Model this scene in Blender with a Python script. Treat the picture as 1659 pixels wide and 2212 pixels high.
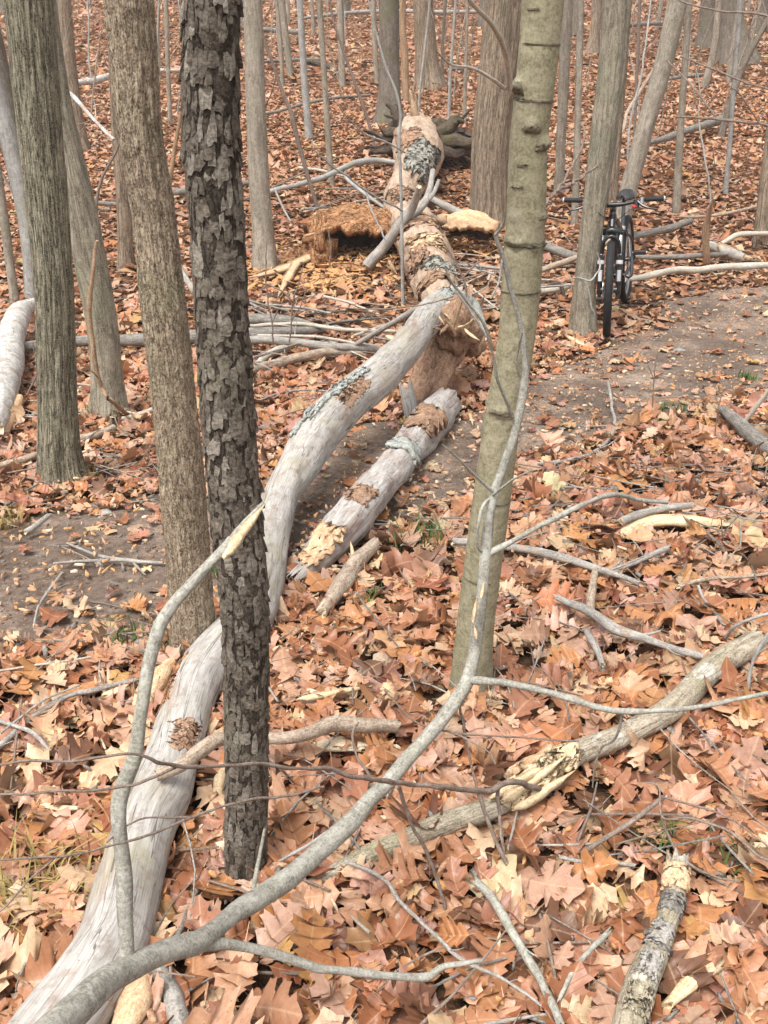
import bpy, math, random
import numpy as np
from mathutils import Vector, Matrix

R = math.radians
scene = bpy.context.scene
for o in list(bpy.data.objects):
    bpy.data.objects.remove(o)

# ------------------------------------------------------------------ camera, sky, sun, exposure
PITCH = 26.0
CAM_Z = 1.6
cam_data = bpy.data.cameras.new('camera')
cam_data.sensor_width = 36.0
cam_data.lens = 35.0
cam_data.clip_start = 0.05
cam_data.clip_end = 600.0
cam = bpy.data.objects.new('camera', cam_data)
cam.location = (0, 0, CAM_Z)
cam.rotation_euler = (R(90 - PITCH), 0, 0)
scene.collection.objects.link(cam)
scene.camera = cam

SUN_EL, SUN_ROT = 64.0, 215.0
world = bpy.data.worlds.new('World')
scene.world = world
world.use_nodes = True
wn = world.node_tree
wn.nodes.clear()
w_out = wn.nodes.new('ShaderNodeOutputWorld')
w_bg = wn.nodes.new('ShaderNodeBackground')
w_hs = wn.nodes.new('ShaderNodeHueSaturation')
w_sky = wn.nodes.new('ShaderNodeTexSky')
w_sky.sky_type = 'NISHITA'
w_sky.sun_disc = False
w_sky.sun_elevation = R(SUN_EL)
w_sky.sun_rotation = R(SUN_ROT)
w_sky.air_density = 1.0
w_sky.dust_density = 4.0
w_hs.inputs['Saturation'].default_value = 0.12      # overcast: the blue washed out of the sky
w_bg.inputs['Strength'].default_value = 0.10
wn.links.new(w_sky.outputs[0], w_hs.inputs['Color'])
wn.links.new(w_hs.outputs[0], w_bg.inputs['Color'])
wn.links.new(w_bg.outputs[0], w_out.inputs['Surface'])

sun_data = bpy.data.lights.new('sun', 'SUN')
sun_data.energy = 1.5
sun_data.angle = R(24)
sun_data.color = (1.0, 0.96, 0.9)
sun = bpy.data.objects.new('sun', sun_data)
# direction towards the sun, compass rotation as in the sky node
_el, _az = R(SUN_EL), R(SUN_ROT)
_sd = Vector((math.sin(_az) * math.cos(_el), math.cos(_az) * math.cos(_el), math.sin(_el)))
sun.rotation_euler = _sd.to_track_quat('Z', 'Y').to_euler()
sun.location = (0, -5, 20)
scene.collection.objects.link(sun)

scene.view_settings.view_transform = 'Standard'
scene.view_settings.look = 'None'
scene.view_settings.gamma = 1.0
scene.view_settings.use_curve_mapping = False
scene.view_settings.exposure = 1.50
scene.render.engine = 'CYCLES'
scene.cycles.max_bounces = 5
scene.cycles.diffuse_bounces = 3
scene.cycles.glossy_bounces = 2
scene.cycles.use_denoising = True

# ------------------------------------------------------------------ noise
def _hash(ix, iy, iz, seed):
    n = (ix.astype(np.int64) * 374761393 + iy.astype(np.int64) * 668265263 + iz.astype(np.int64) * 1274126177 + seed * 974634777) & 0xffffffff
    n = ((n ^ (n >> 13)) * 1274126177) & 0xffffffff
    n = (n ^ (n >> 16)) & 0xffff
    return n.astype(np.float64) / 32767.5 - 1.0

def vnoise(x, y, z, seed=0):
    x, y, z = np.broadcast_arrays(np.asarray(x, float), np.asarray(y, float), np.asarray(z, float))
    xi, yi, zi = np.floor(x), np.floor(y), np.floor(z)
    fx, fy, fz = x - xi, y - yi, z - zi
    fx = fx * fx * (3 - 2 * fx); fy = fy * fy * (3 - 2 * fy); fz = fz * fz * (3 - 2 * fz)
    def h(a, b, c): return _hash(xi + a, yi + b, zi + c, seed)
    x00 = h(0, 0, 0) * (1 - fx) + h(1, 0, 0) * fx
    x10 = h(0, 1, 0) * (1 - fx) + h(1, 1, 0) * fx
    x01 = h(0, 0, 1) * (1 - fx) + h(1, 0, 1) * fx
    x11 = h(0, 1, 1) * (1 - fx) + h(1, 1, 1) * fx
    return (x00 * (1 - fy) + x10 * fy) * (1 - fz) + (x01 * (1 - fy) + x11 * fy) * fz

def fbm(x, y, z, octv=3, seed=0, gain=0.5):
    s, a, f, t = 0.0, 1.0, 1.0, 0.0
    for k in range(octv):
        s = s + a * vnoise(np.asarray(x) * f, np.asarray(y) * f, np.asarray(z) * f, seed + k * 17)
        t += a; a *= gain; f *= 2.03
    return s / t

# ------------------------------------------------------------------ terrain: dips to the path, then climbs the wooded hill
_cy = np.array([-40, -3, 0, 1.5, 3, 5, 6.6, 8.5, 12, 20, 40, 80, 160, 400], float)
_cz = np.array([.6, .12, .04, 0, -.08, -.28, -.42, -.40, -.13, .55, 2.5, 7.2, 17., 50.], float)
_gy = np.linspace(-40, 300, 6801)
_gz = np.interp(_gy, _cy, _cz)
_k = np.hanning(61); _k /= _k.sum()
_gz = np.convolve(np.pad(_gz, 30, mode='edge'), _k, mode='valid')

def terrain(x, y):
    x, y = np.asarray(x, float), np.asarray(y, float)
    far = np.clip((y - 7) / 12, 0, 1)
    return (np.interp(y, _gy, _gz) + 0.03 * vnoise(x * .9, y * .9, 3.1, 5) * (1 + 0 * far)
            + far * (0.28 * vnoise(x * .16, y * .16, 1.7, 9) + 0.10 * vnoise(x * .45, y * .45, 1.2, 4)))

# ------------------------------------------------------------------ sight lines: a direction in the photograph gives a real place on the ground
FPX = 35.0 / 36.0 * 2212.0
CT, ST = math.cos(R(PITCH)), math.sin(R(PITCH))
def ray(px, py):
    cx, cy = (px - 829.5) / FPX, (1106.0 - py) / FPX
    return np.array([cx, CT + cy * ST, -ST + cy * CT])
_ts = np.concatenate([np.linspace(.6, 12, 1200), np.linspace(12.05, 160, 1800)])
def G(px, py, h=0.0):
    """point h above the ground seen along this line of sight"""
    d = ray(px, py)
    p = np.array([0, 0, CAM_Z]) + _ts[:, None] * d
    g = p[:, 2] - terrain(p[:, 0], p[:, 1]) - h
    i = int(np.argmax(g < 0))
    if g[i] >= 0: i = len(_ts) - 1
    if i == 0: return p[0]
    a = g[i - 1] / (g[i - 1] - g[i] + 1e-9)
    return p[i - 1] * (1 - a) + p[i] * a
def D(px, py, t):                                  # at depth t along the view axis
    return np.array([0, 0, CAM_Z]) + t * ray(px, py)
def Yp(px, py, Y):                                 # in the vertical plane at distance Y
    d = ray(px, py); return np.array([0, 0, CAM_Z]) + d * (Y / d[1])
def depth(p):
    return p[1] * CT - (p[2] - CAM_Z) * ST
def project(p):
    p = np.asarray(p, float); q = p - np.array([0, 0, CAM_Z])
    dz = q[..., 1] * CT - q[..., 2] * ST
    u = q[..., 1] * ST + q[..., 2] * CT
    dz = np.where(np.abs(dz) < 1e-6, 1e-6, dz)
    return 829.5 + q[..., 0] / dz * FPX, 1106 - u / dz * FPX, dz
def rad(w, p):
    return w * 0.5 * depth(p) / FPX

# ------------------------------------------------------------------ materials
def nodes_of(name):
    m = bpy.data.materials.new(name); m.use_nodes = True
    nt = m.node_tree; nt.nodes.clear()
    return m, nt
class NT:
    def __init__(s, name):
        s.m, s.t = nodes_of(name)
    def n(s, typ, ins=None, **kw):
        nd = s.t.nodes.new(typ)
        for k, v in kw.items(): setattr(nd, k, v)
        for k, v in (ins or {}).items():
            sock = nd.inputs[k]
            if isinstance(v, bpy.types.NodeSocket): s.t.links.new(v, sock)
            else: sock.default_value = v
        return nd
    def noise(s, vec, scale, detail=4, rough=.55, dist=0):
        return s.n('ShaderNodeTexNoise', {'Vector': vec, 'Scale': scale, 'Detail': detail, 'Roughness': rough, 'Distortion': dist}).outputs['Fac']
    def scaled(s, vec, sc):
        return s.n('ShaderNodeMapping', {'Vector': vec, 'Scale': sc}).outputs[0]
    def ramp(s, fac, stops, interp='LINEAR'):
        nd = s.n('ShaderNodeValToRGB', {'Fac': fac}); nd.color_ramp.interpolation = interp
        el = nd.color_ramp.elements
        while len(el) < len(stops): el.new(0.5)
        for e, (p, c) in zip(el, stops):
            e.position = p; e.color = (c[0], c[1], c[2], 1) if not isinstance(c, float) else (c, c, c, 1)
        return nd.outputs['Color']
    def mix(s, f, a, b, blend='MIX'):
        nd = s.n('ShaderNodeMix', data_type='RGBA', blend_type=blend)
        for k, v in ((0, f), (6, a), (7, b)):
            if isinstance(v, bpy.types.NodeSocket): s.t.links.new(v, nd.inputs[k])
            else: nd.inputs[k].default_value = (v if k == 0 else (*v, 1))
        return nd.outputs[2]
    def math(s, op, a, b=0.0):
        return s.n('ShaderNodeMath', {0: a, 1: b}, operation=op).outputs[0]
    def bump(s, h, strength, dist):
        return s.n('ShaderNodeBump', {'Height': h, 'Strength': strength, 'Distance': dist}).outputs[0]
    def out(s, col, rough=.85, normal=None, spec=.25, metal=0.0):
        b = s.n('ShaderNodeBsdfPrincipled', {'Base Color': col if isinstance(col, bpy.types.NodeSocket) else (*col, 1), 'Roughness': rough, 'Specular IOR Level': spec, 'Metallic': metal})
        if normal is not None: s.t.links.new(normal, b.inputs['Normal'])
        o = s.n('ShaderNodeOutputMaterial', {'Surface': b.outputs[0]})
        return s.m

def bark(name, dark, mid, light, su, sv, moss=None, moss_amt=.5, bstr=.6, bdist=.004, fine=1.0, patch=None, patch_amt=.6, crack=0.0, band=0.0):
    """streaky bark: u runs round the stem, v along it, both in metres"""
    t = NT(name)
    uv = t.n('ShaderNodeUVMap').outputs[0]
    pos = t.n('ShaderNodeNewGeometry').outputs['Position']
    n1 = t.noise(t.scaled(uv, (su, sv, 1)), 1.0, 5, .62, .5)
    n2 = t.noise(t.scaled(uv, (su * 3.7, sv * 4.3, 1)), 1.0, 3, .65)
    h = t.math('ADD', t.math('MULTIPLY', n1, .6), t.math('MULTIPLY', n2, .4))
    col = t.ramp(h, [(.37, dark), (.49, mid), (.62, light)])
    big = t.noise(pos, 5.0, 3)
    col = t.mix(t.ramp(big, [(.35, .0), (.7, .55)]), col, tuple(c * .62 for c in mid))
    blot = t.noise(pos, 34.0 * fine, 4, .7)
    col = t.mix(t.ramp(blot, [(.36, .55), (.47, .0)]), col, tuple(c * .8 + .2 * m for c, m in zip(dark, mid)))
    col = t.mix(t.ramp(blot, [(.55, .0), (.68, .5)]), col, tuple(min(1, c * 1.12) for c in light))
    if moss:
        g = t.ramp(t.noise(pos, 3.1, 4, .65), [(.62 - .25 * moss_amt, 0.0), (.80 - .18 * moss_amt, .75)])
        col = t.mix(g, col, moss)
    if patch:
        g = t.ramp(t.noise(pos, 9.0, 5, .7), [(.66 - .2 * patch_amt, 0.0), (.70 - .2 * patch_amt, .8)])
        col = t.mix(g, col, patch)
    hh = h
    if crack:
        c1 = t.noise(t.scaled(uv, (su * .8, sv * .55, 1)), 1.0, 3, .6, .6)
        cm = t.ramp(t.math('ABSOLUTE', t.math('SUBTRACT', c1, .5)), [(.004, crack), (.045, 0.0)])
        col = t.mix(cm, col, tuple(c * .5 for c in dark))
        hh = t.math('SUBTRACT', hh, t.math('MULTIPLY', cm, .6))
    if band:
        bn = t.noise(t.scaled(uv, (su * .35, 150, 1)), 1.0, 3, .6)
        bm = t.ramp(bn, [(.56, 0.0), (.66, band)])
        col = t.mix(bm, col, light); hh = t.math('ADD', hh, t.math('MULTIPLY', bm, .5))
    sp = t.noise(pos, 190.0 * fine, 3, .7)
    col = t.mix(t.ramp(sp, [(.46, .0), (.66, .55)]), col, light)
    col = t.mix(t.ramp(sp, [(.34, .5), (.44, .0)]), col, dark)
    hh = t.math('ADD', hh, t.math('MULTIPLY', sp, .3))
    return t.out(col, .9, t.bump(hh, bstr, bdist), .15)

M = {}
M['cherry'] = bark('cherry bark', (.016, .012, .009), (.05, .039, .03), (.11, .092, .073), 60, 26, moss=(.10, .105, .06), moss_amt=.25, bstr=.8, bdist=.004, crack=.6)
M['cherry_plate'] = bark('cherry bark plate', (.035, .027, .021), (.098, .080, .062), (.215, .185, .152), 45, 110, moss=(.15, .155, .10), moss_amt=.3, bstr=.6, bdist=.002)
M['cherry_plate_light'] = bark('grey cherry bark plate', (.06, .05, .04), (.16, .137, .11), (.33, .295, .25), 45, 110, moss=(.2, .2, .14), moss_amt=.3, bstr=.8, bdist=.002)
M['ironwood'] = bark('shaggy brown bark', (0.080, 0.055, 0.035), (0.261, 0.200, 0.136), (0.522, 0.435, 0.326), 120, 32, moss=(.17, .17, .10), moss_amt=.3, bstr=1.0, bdist=.005, crack=.55)
M['ridged'] = bark('ridged bark', (0.049, 0.042, 0.027), (0.217, 0.193, 0.133), (0.434, 0.399, 0.301), 130, 9, moss=(.17, .17, .10), moss_amt=.2, bstr=1.0, bdist=.006, crack=.9)
M['beech'] = bark('smooth olive bark', (0.146, 0.129, 0.081), (0.263, 0.235, 0.151), (0.381, 0.347, 0.241), 26, 30, moss=(.25, .25, .13), moss_amt=.45, bstr=.6, bdist=.0016, patch=(.29, .27, .20), patch_amt=.25)
M['maple'] = bark('grey maple bark', (0.091, 0.078, 0.058), (0.260, 0.224, 0.166), (0.403, 0.364, 0.286), 45, 6, moss=(.17, .18, .11), moss_amt=.5, bstr=.8, bdist=.006, crack=.6)
M['farbark'] = bark('far grey bark', (0.111, 0.091, 0.070), (0.280, 0.240, 0.189), (0.429, 0.384, 0.319), 30, 5, moss=(.18, .18, .12), moss_amt=.35, bstr=.4, bdist=.005)
M['darkbark'] = bark('far dark bark', (0.068, 0.057, 0.046), (0.162, 0.135, 0.108), (0.270, 0.236, 0.196), 30, 5, moss=(.12, .125, .06), moss_amt=.5, bstr=.5, bdist=.006)
M['oakbark'] = bark('broad brown bark', (0.106, 0.075, 0.053), (0.288, 0.219, 0.156), (0.438, 0.356, 0.269), 60, 5, moss=(.19, .17, .11), moss_amt=.25, bstr=1, bdist=.008, crack=.75)
M['palebark'] = bark('pale grey bark', (.17, .165, .15), (.32, .31, .285), (.46, .45, .43), 30, 8, moss=(.25, .25, .17), moss_amt=.3, bstr=.4, bdist=.003)
M['scar'] = bark('dark bark scar', (.08, .07, .048), (.17, .15, .105), (.27, .24, .175), 60, 120, bstr=1, bdist=.002)
M['paletan'] = bark('pale tan log bark', (.15, .115, .078), (.335, .28, .205), (.51, .45, .36), 60, 12, moss=(.29, .285, .16), moss_amt=.4, bstr=.8, bdist=.004, patch=(.50, .49, .44), patch_amt=.4, crack=.5)
M['stain'] = bark('olive stained wood', (.15, .125, .07), (.27, .235, .14), (.38, .35, .24), 60, 9, bstr=.6, bdist=.002)
M['snag'] = bark('bare brown snag wood', (.14, .08, .045), (.32, .21, .13), (.46, .33, .22), 60, 4, bstr=.6, bdist=.004)
M['sapling'] = bark('grey sapling bark', (.14, .13, .11), (.27, .255, .215), (.42, .405, .355), 55, 22, moss=(.25, .25, .17), moss_amt=.35, bstr=.7, bdist=.0018, fine=1.3, band=.5, patch=(.40, .40, .35), patch_amt=.35)
M['twig'] = bark('brown twig bark', (0.098, 0.069, 0.052), (0.196, 0.144, 0.115), (0.310, 0.253, 0.213), 90, 30, bstr=.5, bdist=.0008, fine=1.5, band=.3)
M['stick_grey'] = bark('weathered grey stick', (.13, .115, .10), (.29, .265, .235), (.46, .43, .395), 90, 10, bstr=.5, bdist=.0015, patch=(.30, .225, .16), patch_amt=.4)
M['stick_dark'] = bark('dark damp stick', (0.068, 0.058, 0.049), (0.176, 0.155, 0.135), (0.338, 0.317, 0.284), 80, 12, bstr=.5, bdist=.002)
M['stick_brown'] = bark('brown stick bark', (0.130, 0.091, 0.065), (0.325, 0.247, 0.182), (0.546, 0.448, 0.358), 80, 14, bstr=.5, bdist=.002, patch=(.42, .37, .30), patch_amt=.35)
M['stick_pale'] = bark('pale stick', (.26, .22, .17), (.45, .40, .33), (.60, .56, .48), 90, 8, bstr=.4, bdist=.0012)
M['stick_white'] = bark('white lichened log bark', (.16, .14, .12), (.46, .44, .41), (.68, .66, .63), 40, 16, bstr=1, bdist=.006, patch=(.27, .20, .15), patch_amt=.62)
M['fresh'] = bark('fresh split wood', (.36, .22, .10), (.63, .47, .28), (.80, .68, .48), 150, 6, bstr=.6, bdist=.002)
M['rotten'] = bark('orange rotten wood', (.12, .048, .02), (.40, .185, .082), (.60, .36, .20), 30, 22, bstr=1.0, bdist=.015, patch=(.18, .10, .06), patch_amt=.5, crack=.8)
M['rotbrown'] = bark('crumbling brown wood', (.10, .045, .025), (.31, .18, .115), (.52, .36, .25), 40, 18, bstr=1.0, bdist=.010)
M['rotpale'] = bark('pale orange heartwood', (.36, .19, .09), (.60, .39, .23), (.75, .57, .39), 60, 16, bstr=1.0, bdist=.006)
M['mossy'] = bark('mossy root bark', (.03, .022, .015), (.085, .064, .043), (.17, .135, .1), 40, 14, moss=(.10, .12, .03), moss_amt=.35, bstr=1, bdist=.01)
M['root'] = bark('dark root and cavity shade', (.03, .022, .017), (.085, .063, .05), (.18, .14, .115), 40, 14, bstr=1, bdist=.01)  # real roots, and the shade painted inside the hollow logs
M['lichen'] = bark('lichen grey bark slab', (.12, .12, .10), (.33, .34, .31), (.52, .53, .49), 60, 60, bstr=1, bdist=.004)
M['barkslab'] = bark('ridged grey bark slab', (.10, .09, .07), (.34, .32, .27), (.52, .50, .44), 40, 16, bstr=1.2, bdist=.012)

def logwood(name, a, b, c, stain1, stain2, amt1, amt2, bst=.45):
    """weathered barkless wood: fine grain, checks, stains"""
    t = NT(name)
    uv = t.n('ShaderNodeUVMap').outputs[0]
    pos = t.n('ShaderNodeNewGeometry').outputs['Position']
    g1 = t.noise(t.scaled(uv, (55, 9, 1)), 1, 5, .65, .8)
    g2 = t.noise(t.scaled(uv, (260, 14, 1)), 1, 3, .6)
    h = t.math('ADD', t.math('MULTIPLY', g1, .55), t.math('MULTIPLY', g2, .45))
    col = t.ramp(h, [(.34, a), (.46, b), (.64, c)])
    bl = t.noise(pos, 26, 5, .7)
    col = t.mix(t.ramp(bl, [(.36, .5), (.48, 0.0)]), col, tuple(.5 * (x + y) for x, y in zip(a, stain1)))
    col = t.mix(t.ramp(t.noise(t.scaled(uv, (9, 1.6, 1)), 1, 4, .7), [(.62 - .3 * amt1, 0.0), (.78 - .2 * amt1, .85)]), col, stain1)
    col = t.mix(t.ramp(t.noise(pos, 6.5, 4, .65), [(.64 - .3 * amt2, 0.0), (.85 - .25 * amt2, .6)]), col, stain2)
    ck = t.noise(t.scaled(uv, (30, 1.3, 1)), 1, 2, .5, .5)
    line = t.math('LESS_THAN', t.math('ABSOLUTE', t.math('SUBTRACT', ck, .56)), .006)
    col = t.mix(t.math('MULTIPLY', line, .7), col, tuple(v * .35 for v in a))
    sp = t.noise(pos, 120, 3, .7)
    col = t.mix(t.ramp(sp, [(.62, 0.0), (.70, .55)]), col, tuple(v * .5 for v in a))
    hh = t.math('SUBTRACT', t.math('ADD', h, t.math('MULTIPLY', sp, -.2)), t.math('MULTIPLY', line, .6))
    return t.out(col, .82, t.bump(hh, bst, .0025), .2)
M['greylog'] = logwood('weathered grey wood', (.17, .15, .13), (.34, .318, .292), (.50, .48, .455), (.25, .155, .10), (.27, .24, .13), .30, .42)
M['greylog_b'] = logwood('weathered grey wood with brown stains', (.18, .155, .13), (.37, .345, .32), (.54, .515, .49), (.17, .085, .06), (.30, .21, .13), .40, .35)
M['tanlog'] = logwood('weathered tan wood', (.23, .155, .10), (.42, .30, .21), (.58, .455, .35), (.17, .09, .055), (.50, .45, .39), .45, .5, .18)

def leaf_group(t, base, uv):
    pos = t.n('ShaderNodeNewGeometry')
    sep = t.n('ShaderNodeSeparateXYZ', {0: uv})
    au = t.math('ABSOLUTE', sep.outputs[0])
    rib = t.ramp(au, [(0.0, .75), (.022, 0.0)])
    ph = t.math('SUBTRACT', sep.outputs[1], t.math('MULTIPLY', au, .9))
    sv = t.math('ABSOLUTE', t.math('SINE', t.math('MULTIPLY', ph, 25.0)))
    lat = t.ramp(sv, [(0.0, .65), (.12, 0.0)])
    mot = t.noise(pos.outputs['Position'], 55, 4, .65)
    col = t.mix(t.ramp(mot, [(.35, .0), (.72, .55)]), base, t.mix(1.0, base, (.50, .40, .34), 'MULTIPLY'))
    spots = t.noise(pos.outputs['Position'], 210, 2, .5)
    col = t.mix(t.ramp(spots, [(.66, 0.0), (.74, .6)]), col, (.07, .032, .016))
    light = t.mix(.5, base, (.62, .42, .25))
    col = t.mix(rib, col, light); col = t.mix(lat, col, t.mix(1.0, base, (.66, .58, .52), 'MULTIPLY'))
    col = t.mix(t.math('MULTIPLY', pos.outputs['Backfacing'], .45), col, (.50, .335, .22))
    b = t.n('ShaderNodeBsdfPrincipled', {'Base Color': col, 'Roughness': .42, 'Specular IOR Level': .45,
            'Normal': t.bump(t.math('ADD', t.math('MULTIPLY', mot, .6), t.math('MULTIPLY', lat, .6)), .4, .003)})
    tr = t.n('ShaderNodeBsdfTranslucent', {'Color': col})
    mx = t.n('ShaderNodeMixShader', {0: .10, 1: b.outputs[0], 2: tr.outputs[0]})
    t.n('ShaderNodeOutputMaterial', {'Surface': mx.outputs[0]})
    return t.m
PALETTE = [((.53, .305, .185), 23), ((.47, .215, .09), 17), ((.42, .20, .105), 19), ((.29, .115, .052), 15), ((.60, .415, .265), 12),
           ((.165, .078, .044), 7), ((.48, .29, .205), 17), ((.49, .30, .11), 1), ((.36, .165, .095), 14)]
t = NT('dry oak leaf tinted by attribute')
M['leaf_attr'] = leaf_group(t, t.n('ShaderNodeAttribute', attribute_name='tint').outputs['Color'], t.n('ShaderNodeUVMap').outputs[0])
t = NT('dry oak leaf')
_st, _acc, _tot = [], 0.0, sum(w for _, w in PALETTE)
for c, w in PALETTE:
    _st.append((_acc, c)); _acc += w / _tot
M['leaf'] = leaf_group(t, t.ramp(t.n('ShaderNodeObjectInfo').outputs['Random'], _st, 'CONSTANT'), t.n('ShaderNodeUVMap').outputs[0])

t = NT('leaf mould ground')
pos = t.n('ShaderNodeNewGeometry').outputs['Position']
v = t.n('ShaderNodeTexVoronoi', {'Vector': pos, 'Scale': 17.0, 'Randomness': 1.0})
cellr = t.n('ShaderNodeSeparateColor', {0: v.outputs['Color']}).outputs[0]
leafy = t.ramp(cellr, [(0, (.15, .07, .035)), (.3, (.33, .15, .075)), (.55, (.46, .25, .145)), (.8, (.55, .34, .21)), (1, (.24, .105, .05))], 'LINEAR')
leafy = t.mix(t.ramp(v.outputs['Distance'], [(.30, 0.0), (.62, .85)]), leafy, (.05, .024, .013))
soil = t.ramp(t.noise(pos, 60, 5, .65), [(.3, (.028, .018, .012)), (.6, (.085, .05, .03)), (.8, (.18, .10, .055))])
yy = t.n('ShaderNodeSeparateXYZ', {0: pos}).outputs[1]
col = t.mix(t.ramp(t.math('MULTIPLY', yy, .025), [(.10, .25), (.3, 1.0)]), soil, leafy)
M['ground'] = t.out(col, .95, t.bump(t.math('ADD', t.math('MULTIPLY', v.outputs['Distance'], -1.0), t.noise(pos, 90, 4)), .8, .03), .1)

t = NT('trodden path soil')
pos = t.n('ShaderNodeNewGeometry').outputs['Position']
n1 = t.noise(pos, 3.2, 6, .6); n2 = t.noise(pos, 42, 5, .7); n3 = t.noise(pos, 260, 3, .6)
col = t.ramp(t.math('ADD', t.math('MULTIPLY', n1, .5), t.math('MULTIPLY', n2, .5)), [(.38, (.095, .064, .046)), (.5, (.225, .165, .126)), (.60, (.345, .268, .212))])
col = t.mix(t.ramp(n3, [(.60, 0.0), (.72, .65)]), col, (.36, .29, .235))
vv = t.n('ShaderNodeTexVoronoi', {'Vector': pos, 'Scale': 85.0})
vc = t.n('ShaderNodeSeparateColor', {0: vv.outputs['Color']}).outputs[1]
col = t.mix(t.math('MULTIPLY', t.math('GREATER_THAN', vc, .80), t.math('LESS_THAN', vv.outputs['Distance'], .33)), col, (.40, .27, .18))
vc2 = t.n('ShaderNodeSeparateColor', {0: vv.outputs['Color']}).outputs[2]
col = t.mix(t.math('MULTIPLY', t.math('GREATER_THAN', vc2, .95), t.math('LESS_THAN', vv.outputs['Distance'], .4)), col, (.05, .035, .027))
col = t.mix(t.ramp(t.noise(pos, 1.7, 5, .65), [(.42, .6), (.55, 0.0)]), col, (.085, .062, .05))
M['path'] = t.out(col, .92, t.bump(t.math('ADD', n2, t.math('MULTIPLY', n3, .5)), .9, .012), .2)

def plain(name, col, rough=.5, spec=.4, metal=0.0, bump=0.0, var=.0):
    t = NT(name)
    pos = t.n('ShaderNodeTexCoord').outputs['Object']
    n = t.noise(pos, 70, 4)
    c = t.mix(t.ramp(n, [(.35, .0), (.75, 1.0)]), tuple(x * (1 - var) for x in col), col) if var else col
    return t.out(c, rough, t.bump(n, bump, .002) if bump else None, spec, metal)
M['chip'] = bark('pale wood chip', (.42, .29, .17), (.62, .49, .33), (.80, .70, .54), 120, 12, bstr=.5, bdist=.001)
M['chip_orange'] = bark('orange wood chip', (.30, .12, .04), (.50, .26, .11), (.66, .42, .22), 90, 12, bstr=.6, bdist=.002)
M['leafbit'] = bark('crumbled leaf', (.20, .09, .045), (.42, .235, .14), (.58, .40, .27), 60, 60, bstr=.5, bdist=.002)
M['slate'] = bark('grey green stone', (.10, .11, .105), (.21, .225, .215), (.34, .36, .345), 30, 30, bstr=.5, bdist=.003)
M['grass'] = plain('grass blade', (.085, .15, .032), .6, .3, var=.35)
M['grass_dry'] = plain('dry grass blade', (.36, .27, .10), .7, .2, var=.35)
M['greenleaf'] = plain('small green leaf', (.13, .19, .03), .45, .4, var=.3)
M['rubber'] = plain('tyre rubber', (.022, .022, .023), .72, .3, bump=.3, var=.3)
M['black'] = plain('black paint', (.014, .014, .016), .28, .5)
M['blackgrip'] = plain('black grip rubber', (.02, .02, .021), .65, .3, bump=.2)
M['alloy'] = plain('brushed alloy', (.55, .56, .57), .32, .5, 1.0)
M['darkalloy'] = plain('dark alloy', (.12, .12, .125), .35, .5, 1.0)
M['sticker'] = plain('silver grey sticker', (.50, .50, .51), .35, .4)
M['redplastic'] = plain('red plastic', (.55, .03, .025), .35, .4)
M['rim'] = plain('grey rim', (.36, .36, .37), .35, .5, .8)

# ------------------------------------------------------------------ mesh helpers
class MB:
    """collects quads / triangles with uvs and material slots; becomes ONE mesh object"""
    def __init__(s): s.V, s.Q, s.T, s.U, s.qm, s.tm, s.C, s.n = [], [], [], [], [], [], [], 0
    def add(s, V, Q=None, T=None, U=None, qm=0, tm=0, C=None):
        V = np.asarray(V, float).reshape(-1, 3)
        s.V.append(V)
        s.U.append(np.zeros((len(V), 2)) if U is None else np.asarray(U, float).reshape(-1, 2))
        if C is not None: s.C.append(np.asarray(C, float))
        if Q is not None and len(Q):
            Q = np.asarray(Q, np.int64).reshape(-1, 4); s.Q.append(Q + s.n); s.qm.append(np.full(len(Q), qm) if np.isscalar(qm) else np.asarray(qm))
        if T is not None and len(T):
            T = np.asarray(T, np.int64).reshape(-1, 3); s.T.append(T + s.n); s.tm.append(np.full(len(T), tm) if np.isscalar(tm) else np.asarray(tm))
        s.n += len(V)
    def mesh(s, name, mats, smooth=True):
        V = np.concatenate(s.V); U = np.concatenate(s.U)
        Q = np.concatenate(s.Q) if s.Q else np.zeros((0, 4), np.int64)
        T = np.concatenate(s.T) if s.T else np.zeros((0, 3), np.int64)
        mi = np.concatenate(s.qm + s.tm) if (s.qm or s.tm) else np.zeros(0)
        li = np.concatenate([Q.ravel(), T.ravel()]).astype(np.int32)
        nf = len(Q) + len(T)
        st = np.concatenate([np.arange(len(Q)) * 4, len(Q) * 4 + np.arange(len(T)) * 3]).astype(np.int32)
        me = bpy.data.meshes.new(name)
        me.vertices.add(len(V)); me.vertices.foreach_set('co', V.astype(np.float32).ravel())
        me.loops.add(len(li)); me.loops.foreach_set('vertex_index', li)
        me.polygons.add(nf); me.polygons.foreach_set('loop_start', st)
        me.polygons.foreach_set('material_index', mi.astype(np.int32))
        me.polygons.foreach_set('use_smooth', np.full(nf, smooth))
        uvl = me.uv_layers.new(name='UVMap')
        uvl.data.foreach_set('uv', U[li].astype(np.float32).ravel())
        if s.C:
            a = me.color_attributes.new('tint', 'FLOAT_COLOR', 'POINT')
            c = np.concatenate(s.C); c4 = np.ones((len(c), 4), np.float32); c4[:, :3] = c
            a.data.foreach_set('color', c4.ravel())
        for m in (mats if isinstance(mats, (list, tuple)) else [mats]): me.materials.append(m)
        me.update(); me.validate()
        return me
    def build(s, name, mats, parent=None, smooth=True, loc=None):
        if loc is not None:
            l = np.asarray(loc, float); s.V = [v - l for v in s.V]
        o = bpy.data.objects.new(name, s.mesh(name, mats, smooth))
        scene.collection.objects.link(o)
        if parent is not None: o.parent = parent
        elif loc is not None: o.location = loc
        return o

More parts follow.
